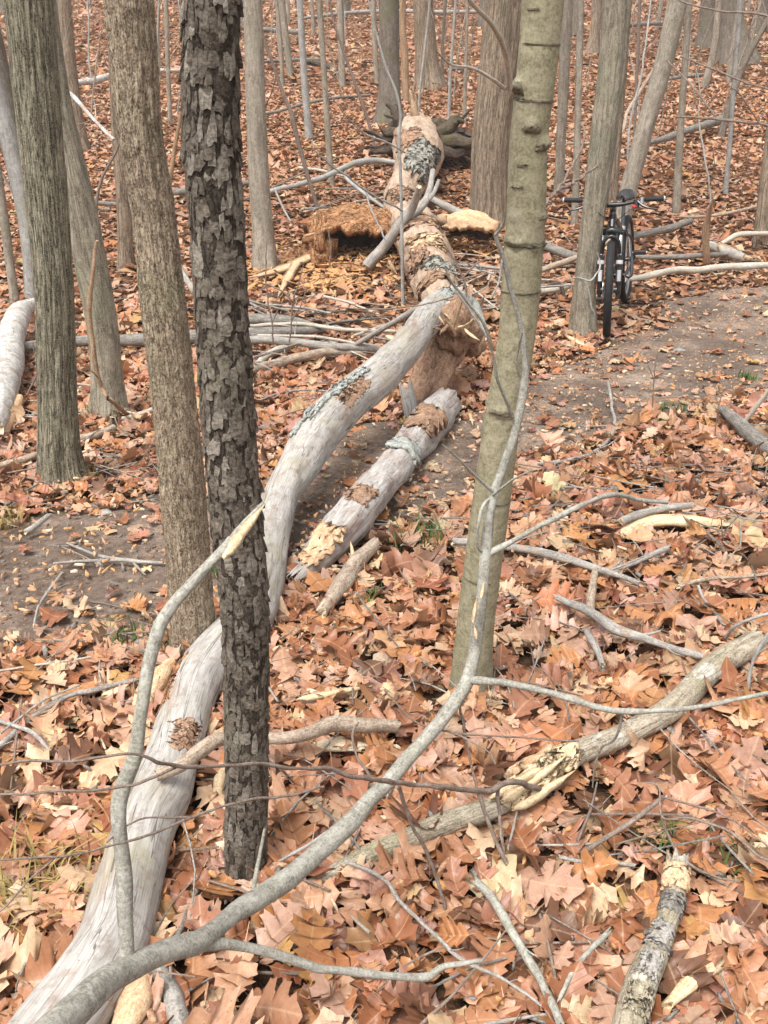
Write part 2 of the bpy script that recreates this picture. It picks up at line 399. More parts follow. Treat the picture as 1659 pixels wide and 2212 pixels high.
def tag(o, label=None, cat=None, group=None, kind=None):
    if label: o['label'] = label
    if cat: o['category'] = cat
    if group: o['group'] = group
    if kind: o['kind'] = kind
    return o
def thing(name, label, cat, group=None, loc=(0, 0, 0)):
    o = bpy.data.objects.new(name, None); o.empty_display_size = .1
    o.location = loc; scene.collection.objects.link(o)
    return tag(o, label, cat, group)

def spline(P, W, step):
    """Catmull-Rom through P (n,3) with per-point radius W, resampled roughly every step metres"""
    P = np.asarray(P, float); W = np.asarray(W, float)
    if len(P) == 2:
        P = np.array([P[0], P[0] * .67 + P[1] * .33, P[0] * .33 + P[1] * .67, P[1]]); W = np.array([W[0], W[0] * .67 + W[1] * .33, W[0] * .33 + W[1] * .67, W[1]])
    A = np.vstack([2 * P[0] - P[1], P, 2 * P[-1] - P[-2]]); B = np.concatenate([[2 * W[0] - W[1]], W, [2 * W[-1] - W[-2]]])
    out, ow = [], []
    for i in range(1, len(A) - 2):
        L = np.linalg.norm(A[i + 1] - A[i]); n = max(2, int(math.ceil(L / step)))
        u = np.arange(n) / n
        for arr, acc in ((A, out), (B[:, None], ow)):
            p0, p1, p2, p3 = arr[i - 1], arr[i], arr[i + 1], arr[i + 2]
            uu = u[:, None]
            acc.append(.5 * (2 * p1 + (p2 - p0) * uu + (2 * p0 - 5 * p1 + 4 * p2 - p3) * uu ** 2 + (3 * p1 - p0 - 3 * p2 + p3) * uu ** 3))
    out.append(P[-1:]); ow.append(W[-1:, None])
    return np.vstack(out), np.maximum(np.vstack(ow)[:, 0], 1e-4)

def frames(C):
    T = np.gradient(C, axis=0); T /= np.linalg.norm(T, axis=1)[:, None] + 1e-12
    N = np.zeros_like(C)
    ref = np.array([0, 1.0, 0]) if abs(T[0][1]) < .8 else np.array([0, 0, -1.0])
    n = ref - T[0] * ref.dot(T[0]); N[0] = n / np.linalg.norm(n)
    for i in range(1, len(C)):
        n = N[i - 1] - T[i] * N[i - 1].dot(T[i]); N[i] = n / (np.linalg.norm(n) + 1e-12)
    return T, N, np.cross(T, N)

def tube(mb, P, W, sides=10, step=.03, disp=None, end0=.0, end1=.0, mat=0, endmat=None, rs=None, C=None, wig=0.0):
    """tapered bent stem. disp(ang, v, r) -> outward offset in metres. end0/end1: jagged broken end, in metres (None = pointed)"""
    if C is None:
        C, Rr = spline(P, W, step)
        if wig and len(C) > 4:
            s_ = np.concatenate([[0], np.cumsum(np.linalg.norm(np.diff(C, axis=0), axis=1))]); rm = Rr.mean(); sd_ = float(C[0][0] * 37 + C[0][1] * 11)
            w_ = np.minimum(1, np.minimum(s_, s_[-1] - s_) / (4 * rm + 1e-6))
            for ax in range(3):
                C[:, ax] += w_ * wig * rm * (fbm(s_ / (16 * rm), sd_ + ax * 9.1, .5, 3, 77 + ax)) * (.6 if ax == 2 else 1)
            Rr = Rr * (1 + .16 * vnoise(s_ / (6 * rm), sd_, 2.2, 99) + .22 * np.maximum(0, vnoise(s_ / (5 * rm), sd_, 7.7, 98) - .55))
    else: Rr = np.asarray(W, float)
    T, N, B = frames(C)
    v = np.concatenate([[0], np.cumsum(np.linalg.norm(np.diff(C, axis=0), axis=1))])
    ang = np.linspace(0, 2 * np.pi, sides + 1)
    ca, sa = np.cos(ang), np.sin(ang)
    rr = np.repeat(Rr[:, None], sides + 1, 1)
    if disp is not None:
        d = disp(ang[None, :-1], v[:, None], rr[:, :-1]); d = np.concatenate([d, d[:, :1]], 1); rr = rr + d
    rr = np.maximum(rr, 1e-4)
    X = C[:, None, :] + rr[..., None] * (ca[None, :, None] * N[:, None, :] + sa[None, :, None] * B[:, None, :])
    rng = np.random.RandomState(len(C) * 7 + sides if rs is None else rs)
    for e, idx, sg in ((end0, 0, -1), (end1, -1, 1)):
        if e:
            j = rng.rand(sides) * e; j = np.append(j, j[0])
            X[idx] = X[idx] + sg * T[idx] * j[:, None]
    n, s1 = len(C), sides + 1
    U = np.stack([np.repeat(ang[None] * Rr.mean(), n, 0), np.repeat(v[:, None], s1, 1)], -1)
    i, k = np.meshgrid(np.arange(n - 1), np.arange(sides), indexing='ij')
    a = i * s1 + k
    Q = np.stack([a, a + 1, a + s1 + 1, a + s1], -1).reshape(-1, 4)
    mb.add(X.reshape(-1, 3), Q, U=U.reshape(-1, 2), qm=mat)
    em = mat if endmat is None else endmat
    for e, idx, flip in ((end0, 0, True), (end1, n - 1, False)):
        if e is None: continue
        ring = X[idx]; c = ring[:-1].mean(0) - (0.35 * e if idx else -0.35 * e) * T[idx]
        mid = (ring + c) / 2 + (rng.rand(s1)[:, None] - .5) * (e * .8) * T[idx]; mid[-1] = mid[0]
        VV = np.vstack([ring, mid, [c]])
        UU = np.stack([(VV - c).dot(N[idx]), (VV - c).dot(B[idx])], 1)
        k = np.arange(sides)
        q = np.stack([k, k + 1, s1 + k + 1, s1 + k], -1); tt = np.stack([s1 + k, s1 + k + 1, np.full(sides, 2 * s1)], -1)
        if not flip: pass
        else: q = q[:, ::-1]; tt = tt[:, ::-1]
        mb.add(VV, q, tt, UU, em, em)
    return C, Rr, (T, N, B)

def box(mb, c, s, rot=None, mat=0):
    V = np.array([[x, y, z] for x in (-.5, .5) for y in (-.5, .5) for z in (-.5, .5)]) * np.asarray(s)
    if rot is not None: V = V @ np.array(rot).T
    mb.add(V + np.asarray(c), [[0, 1, 3, 2], [4, 6, 7, 5], [0, 4, 5, 1], [2, 3, 7, 6], [0, 2, 6, 4], [1, 5, 7, 3]], U=V[:, :2], qm=mat)

# ------------------------------------------------------------------ ground sheet
_PX = np.array([-900, 0, 150, 300, 480, 620, 750, 850, 950, 1050, 1150, 1250, 1350, 1450, 1550, 1659, 2300], float)
_PT = np.array([1240, 1108, 1100, 1095, 1075, 1015, 940, 912, 905, 872, 828, 780, 722, 660, 618, 590, 470], float)
_PB = np.array([1640, 1448, 1410, 1372, 1310, 1230, 1160, 1130, 1112, 1072, 990, 960, 925, 900, 885, 868, 790], float)
def path_s(x, y):
    """0..1 across the trodden path (outside: beyond), from a point on the ground"""
    z = terrain(x, y)
    px, py, dz = project(np.stack([x, y, z], -1))
    a = np.interp(px, _PX, _PT); b = np.interp(px, _PX, _PB)
    s = (py - a) / (b - a)
    s = s + .16 * vnoise(np.asarray(x) * 1.9, np.asarray(y) * 1.9, 0.5, 31) + .11 * vnoise(np.asarray(x) * 7, np.asarray(y) * 7, 0.5, 32)
    return np.where(dz > .3, s, -9)
def path_e(x, y):
    s = path_s(x, y); return np.minimum(s, 1 - s) * 2          # >0 inside, 1 on the middle line

ys = np.concatenate([np.arange(-30, -1, 1.5), np.arange(-1, .6, .2), np.arange(.6, 5.5, .04), 5.5 * np.exp(np.arange(0, 3.98, .02))])
xs0 = np.sinh(np.linspace(-5.6, 5.6, 260)); xs = xs0 / xs0[-1] * 170
GX, GY = np.meshgrid(xs, ys)
GZ = terrain(GX, GY)
near = np.clip((14 - GY) / 6, 0, 1) * (np.abs(GX) < 8)
GZ = GZ + near * (.012 * fbm(GX * 9, GY * 9, .3, 3, 41))
ny, nx = GX.shape
i, k = np.meshgrid(np.arange(ny - 1), np.arange(nx - 1), indexing='ij'); a = i * nx + k
mb = MB(); mb.add(np.stack([GX, GY, GZ], -1), np.stack([a, a + 1, a + nx + 1, a + nx], -1).reshape(-1, 4), U=np.stack([GX, GY], -1))
ground = tag(mb.build('ground', M['ground']), kind='structure')

# moist woodland air
hz = bpy.data.materials.new('haze'); hz.use_nodes = True; hz.node_tree.nodes.clear()
_v = hz.node_tree.nodes.new('ShaderNodeVolumePrincipled'); _o = hz.node_tree.nodes.new('ShaderNodeOutputMaterial')
_v.inputs['Color'].default_value = (.93, .93, .95, 1); _v.inputs['Density'].default_value = .0014
hz.node_tree.links.new(_v.outputs[0], _o.inputs['Volume'])
mb = MB(); box(mb, (0, 130, 24), (362, 342, 64)); tag(mb.build('haze', hz, smooth=False), 'thin pale woodland haze', 'haze', kind='stuff')

# trodden dirt path: a sheet of bare soil a finger's breadth above the leaf mould, edges dipping under it
xs = np.arange(-7, 7.5, .035); ys = np.arange(1.2, 10.5, .035)
GX, GY = np.meshgrid(xs, ys)
E = path_e(GX, GY)
off = -.03 + .05 * np.clip((E + .12) / .3, 0, 1)
GZ = terrain(GX, GY) + off + .013 * fbm(GX * 13, GY * 13, .7, 4, 51, .6) + .016 * vnoise(GX * 3, GY * 3, .1, 52)
ny, nx = GX.shape
i, k = np.meshgrid(np.arange(ny - 1), np.arange(nx - 1), indexing='ij'); a = (i * nx + k)
keep = (E[:-1, :-1] > -.25)
a = a[keep]
used = np.unique(np.concatenate([a, a + 1, a + nx + 1, a + nx])); remap = np.full(ny * nx, -1); remap[used] = np.arange(len(used))
PV = np.stack([GX, GY, GZ], -1).reshape(-1, 3)[used]
mb = MB(); mb.add(PV, remap[np.stack([a, a + 1, a + nx + 1, a + nx], -1)], U=PV[:, :2])
tag(mb.build('path', M['path']), kind='structure')

# ------------------------------------------------------------------ leaf litter
HALF_HI = [(.012, 0), (.075, .06), (.16, .12), (.225, .155), (.215, .225), (.175, .28), (.165, .325), (.23, .34), (.345, .345), (.325, .415), (.365, .47), (.29, .49), (.205, .51), (.175, .545),
           (.24, .57), (.36, .605), (.32, .655), (.33, .735), (.25, .73), (.175, .74), (.15, .775), (.185, .805), (.235, .86), (.14, .89), (.08, .95), (.005, 1.0)]
HALF_MID = [(.012, 0), (.17, .12), (.22, .22), (.16, .32), (.345, .35), (.345, .47), (.18, .53), (.36, .61), (.31, .735), (.15, .765), (.235, .86), (.08, .94), (.005, 1.0)]
HALF_LO = [(.01, 0), (.24, .24), (.12, .36), (.35, .58), (.01, 1.0)]
def leaf_template(half, inner=False, stalk=True):
    o = np.array(half); ym = np.maximum.accumulate(np.clip(o[:, 1] - .35 * o[:, 0], 0, 1)); ym[-1] = .985
    n = len(o); V, Q = [], []
    cols = [np.stack([np.zeros(n), ym], 1)]
    if inner: cols.append((cols[0] + o) / 2 + [0, -.01])
    cols.append(o)
    cols = [np.stack([-c[:, 0], c[:, 1]], 1) for c in cols[:0:-1]] + cols
    nc = len(cols); V = np.concatenate(cols)
    for c in range(nc - 1):
        for r in range(n - 1):
            Q.append([c * n + r, (c + 1) * n + r, (c + 1) * n + r + 1, c * n + r + 1])
    # leaf stalk
    if not stalk: return V, np.array(Q)
    b = len(V); V = np.vstack([V, [[-.010, .01], [.010, .01], [.006, -.22], [-.006, -.22]]]); Q.append([b, b + 3, b + 2, b + 1])
    return V, np.array(Q)
rng = np.random.RandomState(11)
PC = np.array([c for c, _ in PALETTE]); PW = np.array([w for _, w in PALETTE], float); PW /= PW.sum()
def leaves(tmpl, N, rng, curl=1.0):
    V0, Q0 = tmpl
    x0, y0 = V0[:, 0][None], V0[:, 1][None]
    col = lambda a: a[:, None]
    wid = col(rng.uniform(.8, 1.3, N)); asym = col(rng.uniform(-.15, .15, N))
    x = x0 * wid * (1 + asym * np.sign(x0))
    x = x + col(rng.normal(0, .10, N)) * (y0 - .3) ** 2                       # midrib curves sideways
    fold, cup, bend, wave, tw, ph = [col(rng.normal(0, s * curl, N)) for s in (.34, .9, .60, .17, .6, 1)] 
    ph = col(rng.uniform(0, 6.3, N))
    z = fold * np.abs(x) + cup * x * x + bend * ((y0 - .45) ** 2) + wave * np.sin(y0 * 11 + ph + 1.5 * np.sign(x0)) * np.abs(x) * 2 + tw * x * (y0 - .5)
    z = z + col(rng.normal(0, .35 * curl, N)) * np.maximum(np.abs(x) - .18, 0) ** 1.0
    P = np.stack([x, np.broadcast_to(y0 - .45, x.shape), z], -1)
    return P, Q0
def orient(P, L, yaw, tilt, tdir, pos):
    """scale, turn, tip over a horizontal axis and set down"""
    P = P * L[:, None, None]
    c, s = np.cos(yaw)[:, None], np.sin(yaw)[:, None]
    X = P[..., 0] * c - P[..., 1] * s; Y = P[..., 0] * s + P[..., 1] * c; Z = P[..., 2]
    ax, ay = np.cos(tdir)[:, None], np.sin(tdir)[:, None]
    ct, st = np.cos(tilt)[:, None], np.sin(tilt)[:, None]
    dot = X * ax + Y * ay
    X2 = X * ct + ay * Z * st + ax * dot * (1 - ct); Y2 = Y * ct - ax * Z * st + ay * dot * (1 - ct)
    Z2 = Z * ct + (ax * Y - ay * X) * st
    return np.stack([X2, Y2, Z2], -1) + pos[:, None, :]
def scatter(y0, y1, dens, rng, half=lambda y: .5 * y + 1.0):
    yy = np.linspace(y0, y1, 400); w = half(yy); cdf = np.cumsum(w); cdf = cdf / cdf[-1]
    n = int(dens * np.sum(2 * w) * (yy[1] - yy[0]))
    y = np.interp(rng.rand(n), cdf, yy); x = (rng.rand(n) * 2 - 1) * half(y)
    return x, y
_h1, _h2 = G(765, 560), G(1010, 545)
CLEAR = [(_h1[0], _h1[1] + .05, .38, .30), (_h2[0], _h2[1] + .05, .24, .22)]      # hollows of the rotten logs
litter = MB()
for tm, y0, y1, dens, ls, lift in ((leaf_template(HALF_HI), .55, 2.8, 820, .86, .04), (leaf_template(HALF_MID, stalk=False), 2.8, 7.0, 520, .88, .035),
                                   (leaf_template(HALF_LO, stalk=False), 7.0, 20, 215, 1.06, .02), (leaf_template(HALF_LO, stalk=False), 20, 60, 24, 2.0, .03)):
    x, y = scatter(y0, y1, dens, rng)
    e = path_e(x, y)
    ok = rng.rand(len(x)) < np.where(e > -.05, np.interp(e, [-.05, .08, .3, .6, 1], [.95, .55, .20, .10, .07]), 1.0)
    for cx_, cy_, rx_, ry_ in CLEAR: ok &= ((x - cx_) / rx_) ** 2 + ((y - cy_) / ry_) ** 2 > 1
    x, y, e = x[ok], y[ok], e[ok]; N = len(x)
    P, Q0 = leaves(tm, N, rng, .85)
    L = np.clip(rng.lognormal(math.log(.089), .36, N), .04, .18) * ls * np.where(e > 0, .72, 1)
    up = np.where(e > .1, .022, rng.rand(N) * lift)
    tilt = np.abs(rng.normal(0, R(15), N)); tilt = np.where(rng.rand(N) < .10, rng.uniform(R(30), R(75), N), tilt)
    tilt = np.where(e > .1, tilt * .35, tilt) * np.interp(y, [6, 11], [1, .6])
    pos = np.stack([x, y, terrain(x, y) + up + .012 + np.sin(tilt) * L * .25], -1)
    W = orient(P, L, rng.uniform(0, 6.3, N), tilt, rng.uniform(0, 6.3, N), pos)
    nv = W.shape[1]
    pw_ = PW * (np.where(PC.sum(1) < .5, .45, 1.0) if y0 > 6 else 1.0)
    tint = PC[rng.choice(len(PC), N, p=pw_ / pw_.sum())] * rng.uniform(.82, 1.15, (N, 1))
    tint = np.clip(tint * rng.normal(1, .05, (N, 3)), .01, .9)
    litter.add(W.reshape(-1, 3), (Q0[None] + (np.arange(N) * nv)[:, None, None]).reshape(-1, 4), U=np.tile(tm[0], (N, 1)), C=np.repeat(tint, nv, 0))
tag(litter.build('leaf_litter', M['leaf_attr']), 'rust and tan dry oak leaves covering the forest floor', 'leaf litter', kind='stuff')

# the nearest leaves one by one: pieces of the ground, on top of the litter
tm = leaf_template(HALF_HI, True)
P, Q0 = leaves(tm, 16, rng, .9)
leaf_meshes = []
for q in range(16):
    m_ = MB(); m_.add(P[q], Q0, U=tm[0]); leaf_meshes.append(m_.mesh('oak_leaf', M['leaf']))
n_l, tries, taken = 0, 0, np.zeros((0, 2))
while n_l < 300 and tries < 20000:
    tries += 1
    yy = 1.0 + 2.0 * rng.rand() ** 1.35; xx = (rng.rand() * 2 - 1) * (.42 * (yy * CT + .75) + .12)
    zz = float(terrain(xx, yy)); px, py, dz = project(np.array([xx, yy, zz]))
    if not (-60 < px < 1720 and py < 2290) or path_e(np.array(xx), np.array(yy)) > -.1: continue
    if len(taken) and np.min(np.hypot(taken[:, 0] - xx, taken[:, 1] - yy)) < .058: continue
    taken = np.vstack([taken, [xx, yy]])
    o = bpy.data.objects.new('oak_leaf', leaf_meshes[rng.randint(16)])
    L = float(np.clip(rng.normal(.098, .026), .055, .16))
    tl = abs(rng.normal(0, R(15)))
    o.scale = (L, L, L); o.location = (xx, yy, zz + .05 + .02 * rng.rand())
    ax = rng.uniform(0, 6.3)
    o.rotation_euler = (Matrix.Rotation(tl, 3, Vector((math.cos(ax), math.sin(ax), 0))) @ Matrix.Rotation(rng.uniform(0, 6.3), 3, 'Z')).to_euler()
    o.parent = ground; scene.collection.objects.link(o); n_l += 1

# fine broken twigs and wood chips lying about
mb = MB()
xa, ya = scatter(.7, 11, 15, rng); xb, yb = scatter(.9, 4.2, 34, rng); x, y = np.append(xa, xb), np.append(ya, yb); e = path_e(x, y)
for q in range(len(x)):
    if e[q] > 0 and rng.rand() < .75: continue
    L = rng.uniform(.05, .40) * (1 if e[q] < 0 else .6); a = rng.uniform(0, 6.3); z = float(terrain(x[q], y[q])) + rng.uniform(.045, .085) * (1 if e[q] < 0 else .4)
    d = np.array([math.cos(a), math.sin(a), rng.normal(0, .12)]) * L; m_ = np.append(rng.normal(0, .07 * L, 2), 0)
    p = np.array([x[q], y[q], z]); r = rng.uniform(.0012, .0042)
    tube(mb, [p - d / 2, p + m_, p + d / 2], [r, r * .9, r * .5], 4, .2, mat=int(rng.randint(3)))
tag(mb.build('fine_twigs', [M['twig'], M['stick_grey'], M['stick_dark']]), 'fine broken twigs strewn through the leaf litter', 'twigs', kind='stuff')
def chips(mb, pts, smin, smax, mats):
    for p in pts:
        L = rng.uniform(smin, smax); w = L * rng.uniform(.18, .5); a = rng.uniform(0, 6.3)
        n = 6; th = np.sort(rng.uniform(0, 6.28, n)); rr = rng.uniform(.7, 1.1, n)
        O = np.stack([np.cos(th) * rr * L / 2, np.sin(th) * rr * w / 2], 1)
        c, s = math.cos(a), math.sin(a); O = O @ np.array([[c, s], [-s, c]])
        tlt = rng.normal(0, .25, 2); zz = O @ tlt
        top = np.column_stack([O, zz + .004]); bot = np.column_stack([O, zz - .003])
        V = np.vstack([top, bot, [[0, 0, .006]]]) + p
        q = [[k, k + n, (k + 1) % n + n, (k + 1) % n] for k in range(n)]; tt = [[k, (k + 1) % n, 2 * n] for k in range(n)]
        m_ = int(rng.randint(mats)); mb.add(V, q, tt, np.vstack([O, O, [[0, 0]]]), m_, m_)
mb = MB(); pts = []
x, y = scatter(1.0, 8, 26, rng); z = terrain(x, y); e = path_e(x, y)
pts = [(x[q], y[q], z[q] + (.06 if e[q] < 0 else .028)) for q in range(len(x)) if rng.rand() < (.55 if e[q] < 0 else 1)]
for (px, py, sp, n) in ((690, 1230, 60, 60), (940, 930, 60, 50), (1000, 800, 50, 30), (300, 1180, 170, 30), (1250, 860, 120, 40), (820, 1010, 60, 40), (150, 1700, 120, 25), (640, 1400, 60, 25)):
    for q in range(n):
        p = G(px + rng.normal(0, sp), py + rng.normal(0, sp * .5)); pts.append((p[0], p[1], p[2] + .05))
chips(mb, pts, .012, .05, 2)
tag(mb.build('wood_chips', [M['chip'], M['rotpale']]), 'pale splintered wood chips scattered over path and leaves', 'wood chips', kind='stuff')
mb = MB(); pts = []
x, y = scatter(1.5, 9.5, 260, rng); z = terrain(x, y); e = path_e(x, y)
pts = [(x[q], y[q], z[q] + .022 + .008 * rng.rand()) for q in range(len(x)) if e[q] > -.1]
x, y = scatter(.9, 4.0, 160, rng); z = terrain(x, y); pts += [(x[q], y[q], z[q] + .045 + .03 * rng.rand()) for q in range(len(x))]
chips(mb, pts, .008, .045, 4)
tag(mb.build('leaf_crumbs', [M['chip_orange'], M['leafbit'], M['stick_dark'], M['leafbit']]), 'crumbled leaf and bark bits trodden into the path', 'leaf crumbs', kind='stuff')
mb = MB(); pts = []
for (px, py, sx, sy, n) in ((680, 600, 90, 22, 520), (760, 560, 60, 12, 160), (1000, 545, 40, 12, 90), (930, 690, 50, 25, 60)):
    for q in range(n):
        p = G(px + rng.normal(0, sx), py + rng.normal(0, sy)); pts.append((p[0], p[1], p[2] + .05 + .03 * rng.rand()))
chips(mb, pts, .03, .17, 1)
tag(mb.build('rotten_wood_chips', [M['chip_orange']]), 'orange rotten wood chips spilled below the hollow log', 'wood chips', kind='stuff')

# ------------------------------------------------------------------ trees
def cyl(ang, k): return np.cos(ang) * k, np.sin(ang) * k
def d_ridged(k, amp, fv, seed):
    def f(a, v, r):
        x, y = cyl(a, k); w = .6 * vnoise(x * .3, y * .3, v * 2, seed + 3)
        n = vnoise(x + w, y, v * fv, seed); n2 = vnoise(x * 2.1, y * 2.1, v * fv * 3, seed + 1)
        return amp * (1 - 2.2 * np.abs(n)) + amp * .35 * n2
    return f
def d_shaggy(k, amp, seed):
    def f(a, v, r):
        x, y = cyl(a, k)
        w = vnoise(x, y, v * 9, seed)
        fl = (v * 21 + 2.2 * w + 1.3 * vnoise(x * .7, y * .7, v * 2, seed + 5)) % 1.0
        n = vnoise(x * 1.6, y * 1.6, v * 13, seed + 1)
        return amp * (.9 * (1 - fl) * (.5 + .5 * n) + .5 * vnoise(x * .9, y * .9, v * 5, seed + 2)) + .003 * vnoise(x * .12, y * .12, v * 5, seed + 9)
    return f
def d_smooth(amp, seed, extra=None):
    def f(a, v, r):
        x, y = cyl(a, 1.0)
        d = amp * fbm(x * 1.4, y * 1.4, v * 4, 3, seed) + amp * .12 * vnoise(x * 9, y * 9, v * 40, seed + 2)
        if extra is not None: d = d + extra(a, v, r)
        return d
    return f
def with_flare(f, h0=.10, amp=.45, lobes=5, seed=0):
    """root flare at the foot of a trunk; v starts 0.15 m underground"""
    def g(a, v, r):
        w = np.exp(-np.maximum(v - .13, 0) / h0)
        return f(a, v, r) + r * amp * w * (.55 + .45 * np.sin(a * lobes + seed + 2 * vnoise(np.cos(a), np.sin(a), 0, seed)))
    return g
LIMB = np.random.RandomState(5)
def trunk_path(pts, fine, height=9.0, Y=None, base_h=0.0):
    """pts: (px, py, width) from the foot upwards; the tree stands in the plane of its foot"""
    b = G(pts[0][0], pts[0][1], base_h); Y = b[1] if Y is None else Y
    P = [b] + [Yp(px, py, Y) for px, py, w in pts[1:]]
    W = [rad(w, p) for (px, py, w), p in zip(pts, P)]
    d = P[1] - P[0]; d /= np.linalg.norm(d)
    P = [P[0] - .15 * d] + P; W = [W[0]] + W
    C, Rr = spline(P, W, fine)
    d = P[-1] - P[-2]; d /= np.linalg.norm(d); d = d * .6 + np.array([0, 0, .4]); d /= np.linalg.norm(d)
    L = max(.5, height - (P[-1][2] - P[0][2]))
    k = np.arange(1, 13) / 12.0
    C2 = P[-1] + d * (k * L)[:, None]; R2 = W[-1] * (1 - .7 * k)
    return np.vstack([C, C2]), np.concatenate([Rr, R2]), Y
def crown(root, C, Rr, n=9, z0=3.2, mat='twig'):
    mb = MB(); c0 = np.array(root.location)
    top = C[-1]
    idx = [i for i in range(len(C)) if C[i][2] - C[0][2] > z0]
    if len(idx) < 3: return
    for q in range(n):
        i = idx[LIMB.randint(len(idx))]; a = LIMB.uniform(0, 6.3); L = LIMB.uniform(.8, 2.2); r = Rr[i] * LIMB.uniform(.25, .5)
        d = np.array([math.cos(a), math.sin(a), LIMB.uniform(.5, 1.1)])
        p0 = C[i]; p1 = p0 + d * L * .5; p2 = p1 + (d + [0, 0, .5]) * L * .4
        tube(mb, [p0, p1, p2], [r, r * .65, r * .2], 5, .4, end1=None)
        for w in range(2):
            e = d + LIMB.normal(0, .5, 3); tube(mb, [p1, p1 + e * L * .25, p1 + e * L * .5], [r * .4, r * .3, r * .1], 4, .4, end1=None)
    mb.build('crown', M[mat], root, loc=c0)
def tree(name, label, pts, mat, disp=None, sides=24, fine=.05, height=9.0, cat='tree', group=None, flare=.45, limbs=9, Y=None, lobes=5):
    C, Rr, Y = trunk_path(pts, fine, height, Y)
    base = C[0] + (C[1] - C[0]) * .0
    g0 = np.array([C[0][0], C[0][1], float(terrain(C[0][0], C[0][1]))])
    root = thing(name, label, cat, group, g0)
    mb = MB()
    f = disp or d_smooth(.06 * Rr[0], len(label))
    if flare: f = with_flare(f, max(.05, Rr[0] * 1.3), flare, lobes, len(label))
    _, _, fr = tube(mb, None, Rr, sides, C=C, disp=f)
    tr = mb.build('trunk', M[mat], root, loc=g0)
    if limbs: crown(root, C, Rr, limbs)
    return root, C, Rr, fr, g0

# --- the flaky cherry in front
cherry, C, Rr, (T_, N_, B_), g0 = tree('cherry_tree', 'slim dark trunk with flaky plated bark, nearest tree left of centre',
    [(533, 1905, 88), (532, 1800, 86), (532, 1500, 90), (528, 1300, 98), (500, 1000, 107), (480, 700, 107), (470, 500, 110), (457, 300, 114), (455, -30, 118)],
    'cherry', d_ridged(3.2, .0028, 14, 21), 80, .007, 8, flare=.18, limbs=9)
v_ = np.concatenate([[0], np.cumsum(np.linalg.norm(np.diff(C, axis=0), axis=1))])
plates = []
vmax = 2.35; pv = .0215; rows = int(vmax / pv); r2 = np.random.RandomState(3)
for q in range(rows):
    nplt = 18 + int(r2.randint(-3, 4))
    for w in range(nplt):
        a = (w + .5 * (q % 2) + r2.uniform(-.32, .32)) / nplt * 2 * np.pi; v = .12 + (q + r2.uniform(-.6, .6)) * pv
        if r2.rand() < .10: continue
        i = int(np.clip(np.searchsorted(v_, v), 1, len(v_) - 2)); r = Rr[i]
        hw, hh = r2.uniform(.34, .80) * 2 * np.pi * r / nplt, r2.uniform(.45, 1.35) * pv
        n = 14; th = np.linspace(0, 2 * np.pi, n, endpoint=False)
        rad_ = r2.uniform(.62, 1.15, n)
        su = np.sign(np.cos(th)) * np.abs(np.cos(th)) ** .65 * hw * rad_; sv = np.sign(np.sin(th)) * np.abs(np.sin(th)) ** .65 * hh * rad_
        lift = r2.uniform(.0005, .0028); tu, tv = r2.normal(0, .16), -abs(r2.normal(.07, .10))
        ring = []
        for sc_, hgt in ((1.0, -.003), (1.0, lift), (.62, lift + .0004)):
            au = a + su * sc_ / r
            hv = np.zeros(n) + r + .0005 + (hgt + (su * sc_ * tu + sv * sc_ * tv if hgt > 0 else 0))
            dv = (v + sv * sc_ - v_[i])
            p = C[i][None] + dv[:, None] * T_[i][None] + hv[:, None] * (np.cos(au)[:, None] * N_[i] + np.sin(au)[:, None] * B_[i])
            ring.append(p)
        cp = C[i] + (v - v_[i]) * T_[i] + (r + lift + .0008) * (math.cos(a) * N_[i] + math.sin(a) * B_[i])
        V = np.vstack(ring + [cp[None]])
        k = np.arange(n); k1 = (k + 1) % n
        Q = np.vstack([np.stack([k, k1, k1 + n, k + n], -1), np.stack([k + n, k1 + n, k1 + 2 * n, k + 2 * n], -1)]); T = np.stack([k + 2 * n, k1 + 2 * n, np.full(n, 3 * n)], -1)
        U = np.vstack([np.stack([a * r + su * s_, v + sv * s_], -1) for s_ in (1, 1, .62)] + [[[a * r, v]]]) + r2.rand(2) * 3
        nrm = math.cos(a) * N_[i] + math.sin(a) * B_[i]
        px, py, dz = project(cp)
        vis = -nrm.dot(cp - np.array([0, 0, CAM_Z])) / np.linalg.norm(cp - np.array([0, 0, CAM_Z]))
        inf = vis if (-20 < py < 2240) else -1
        plates.append((inf * hw * hh / dz ** 2 if inf > 0 else inf * 1e-9, V, Q, T, U))
plates.sort(key=lambda p: -p[0])
rest = MB()
for q, (s_, V, Q, T, U) in enumerate(plates):
    if q < 300:
        mb = MB(); mb.add(V, Q, T, U); mb.build('bark_plate', M['cherry_plate' if r2.rand() < .72 else 'cherry_plate_light'], cherry, False, g0)
    else: rest.add(V, Q, T, U)
tag(rest.build('flaky_bark', M['cherry_plate'], cherry, False, g0), kind='stuff')

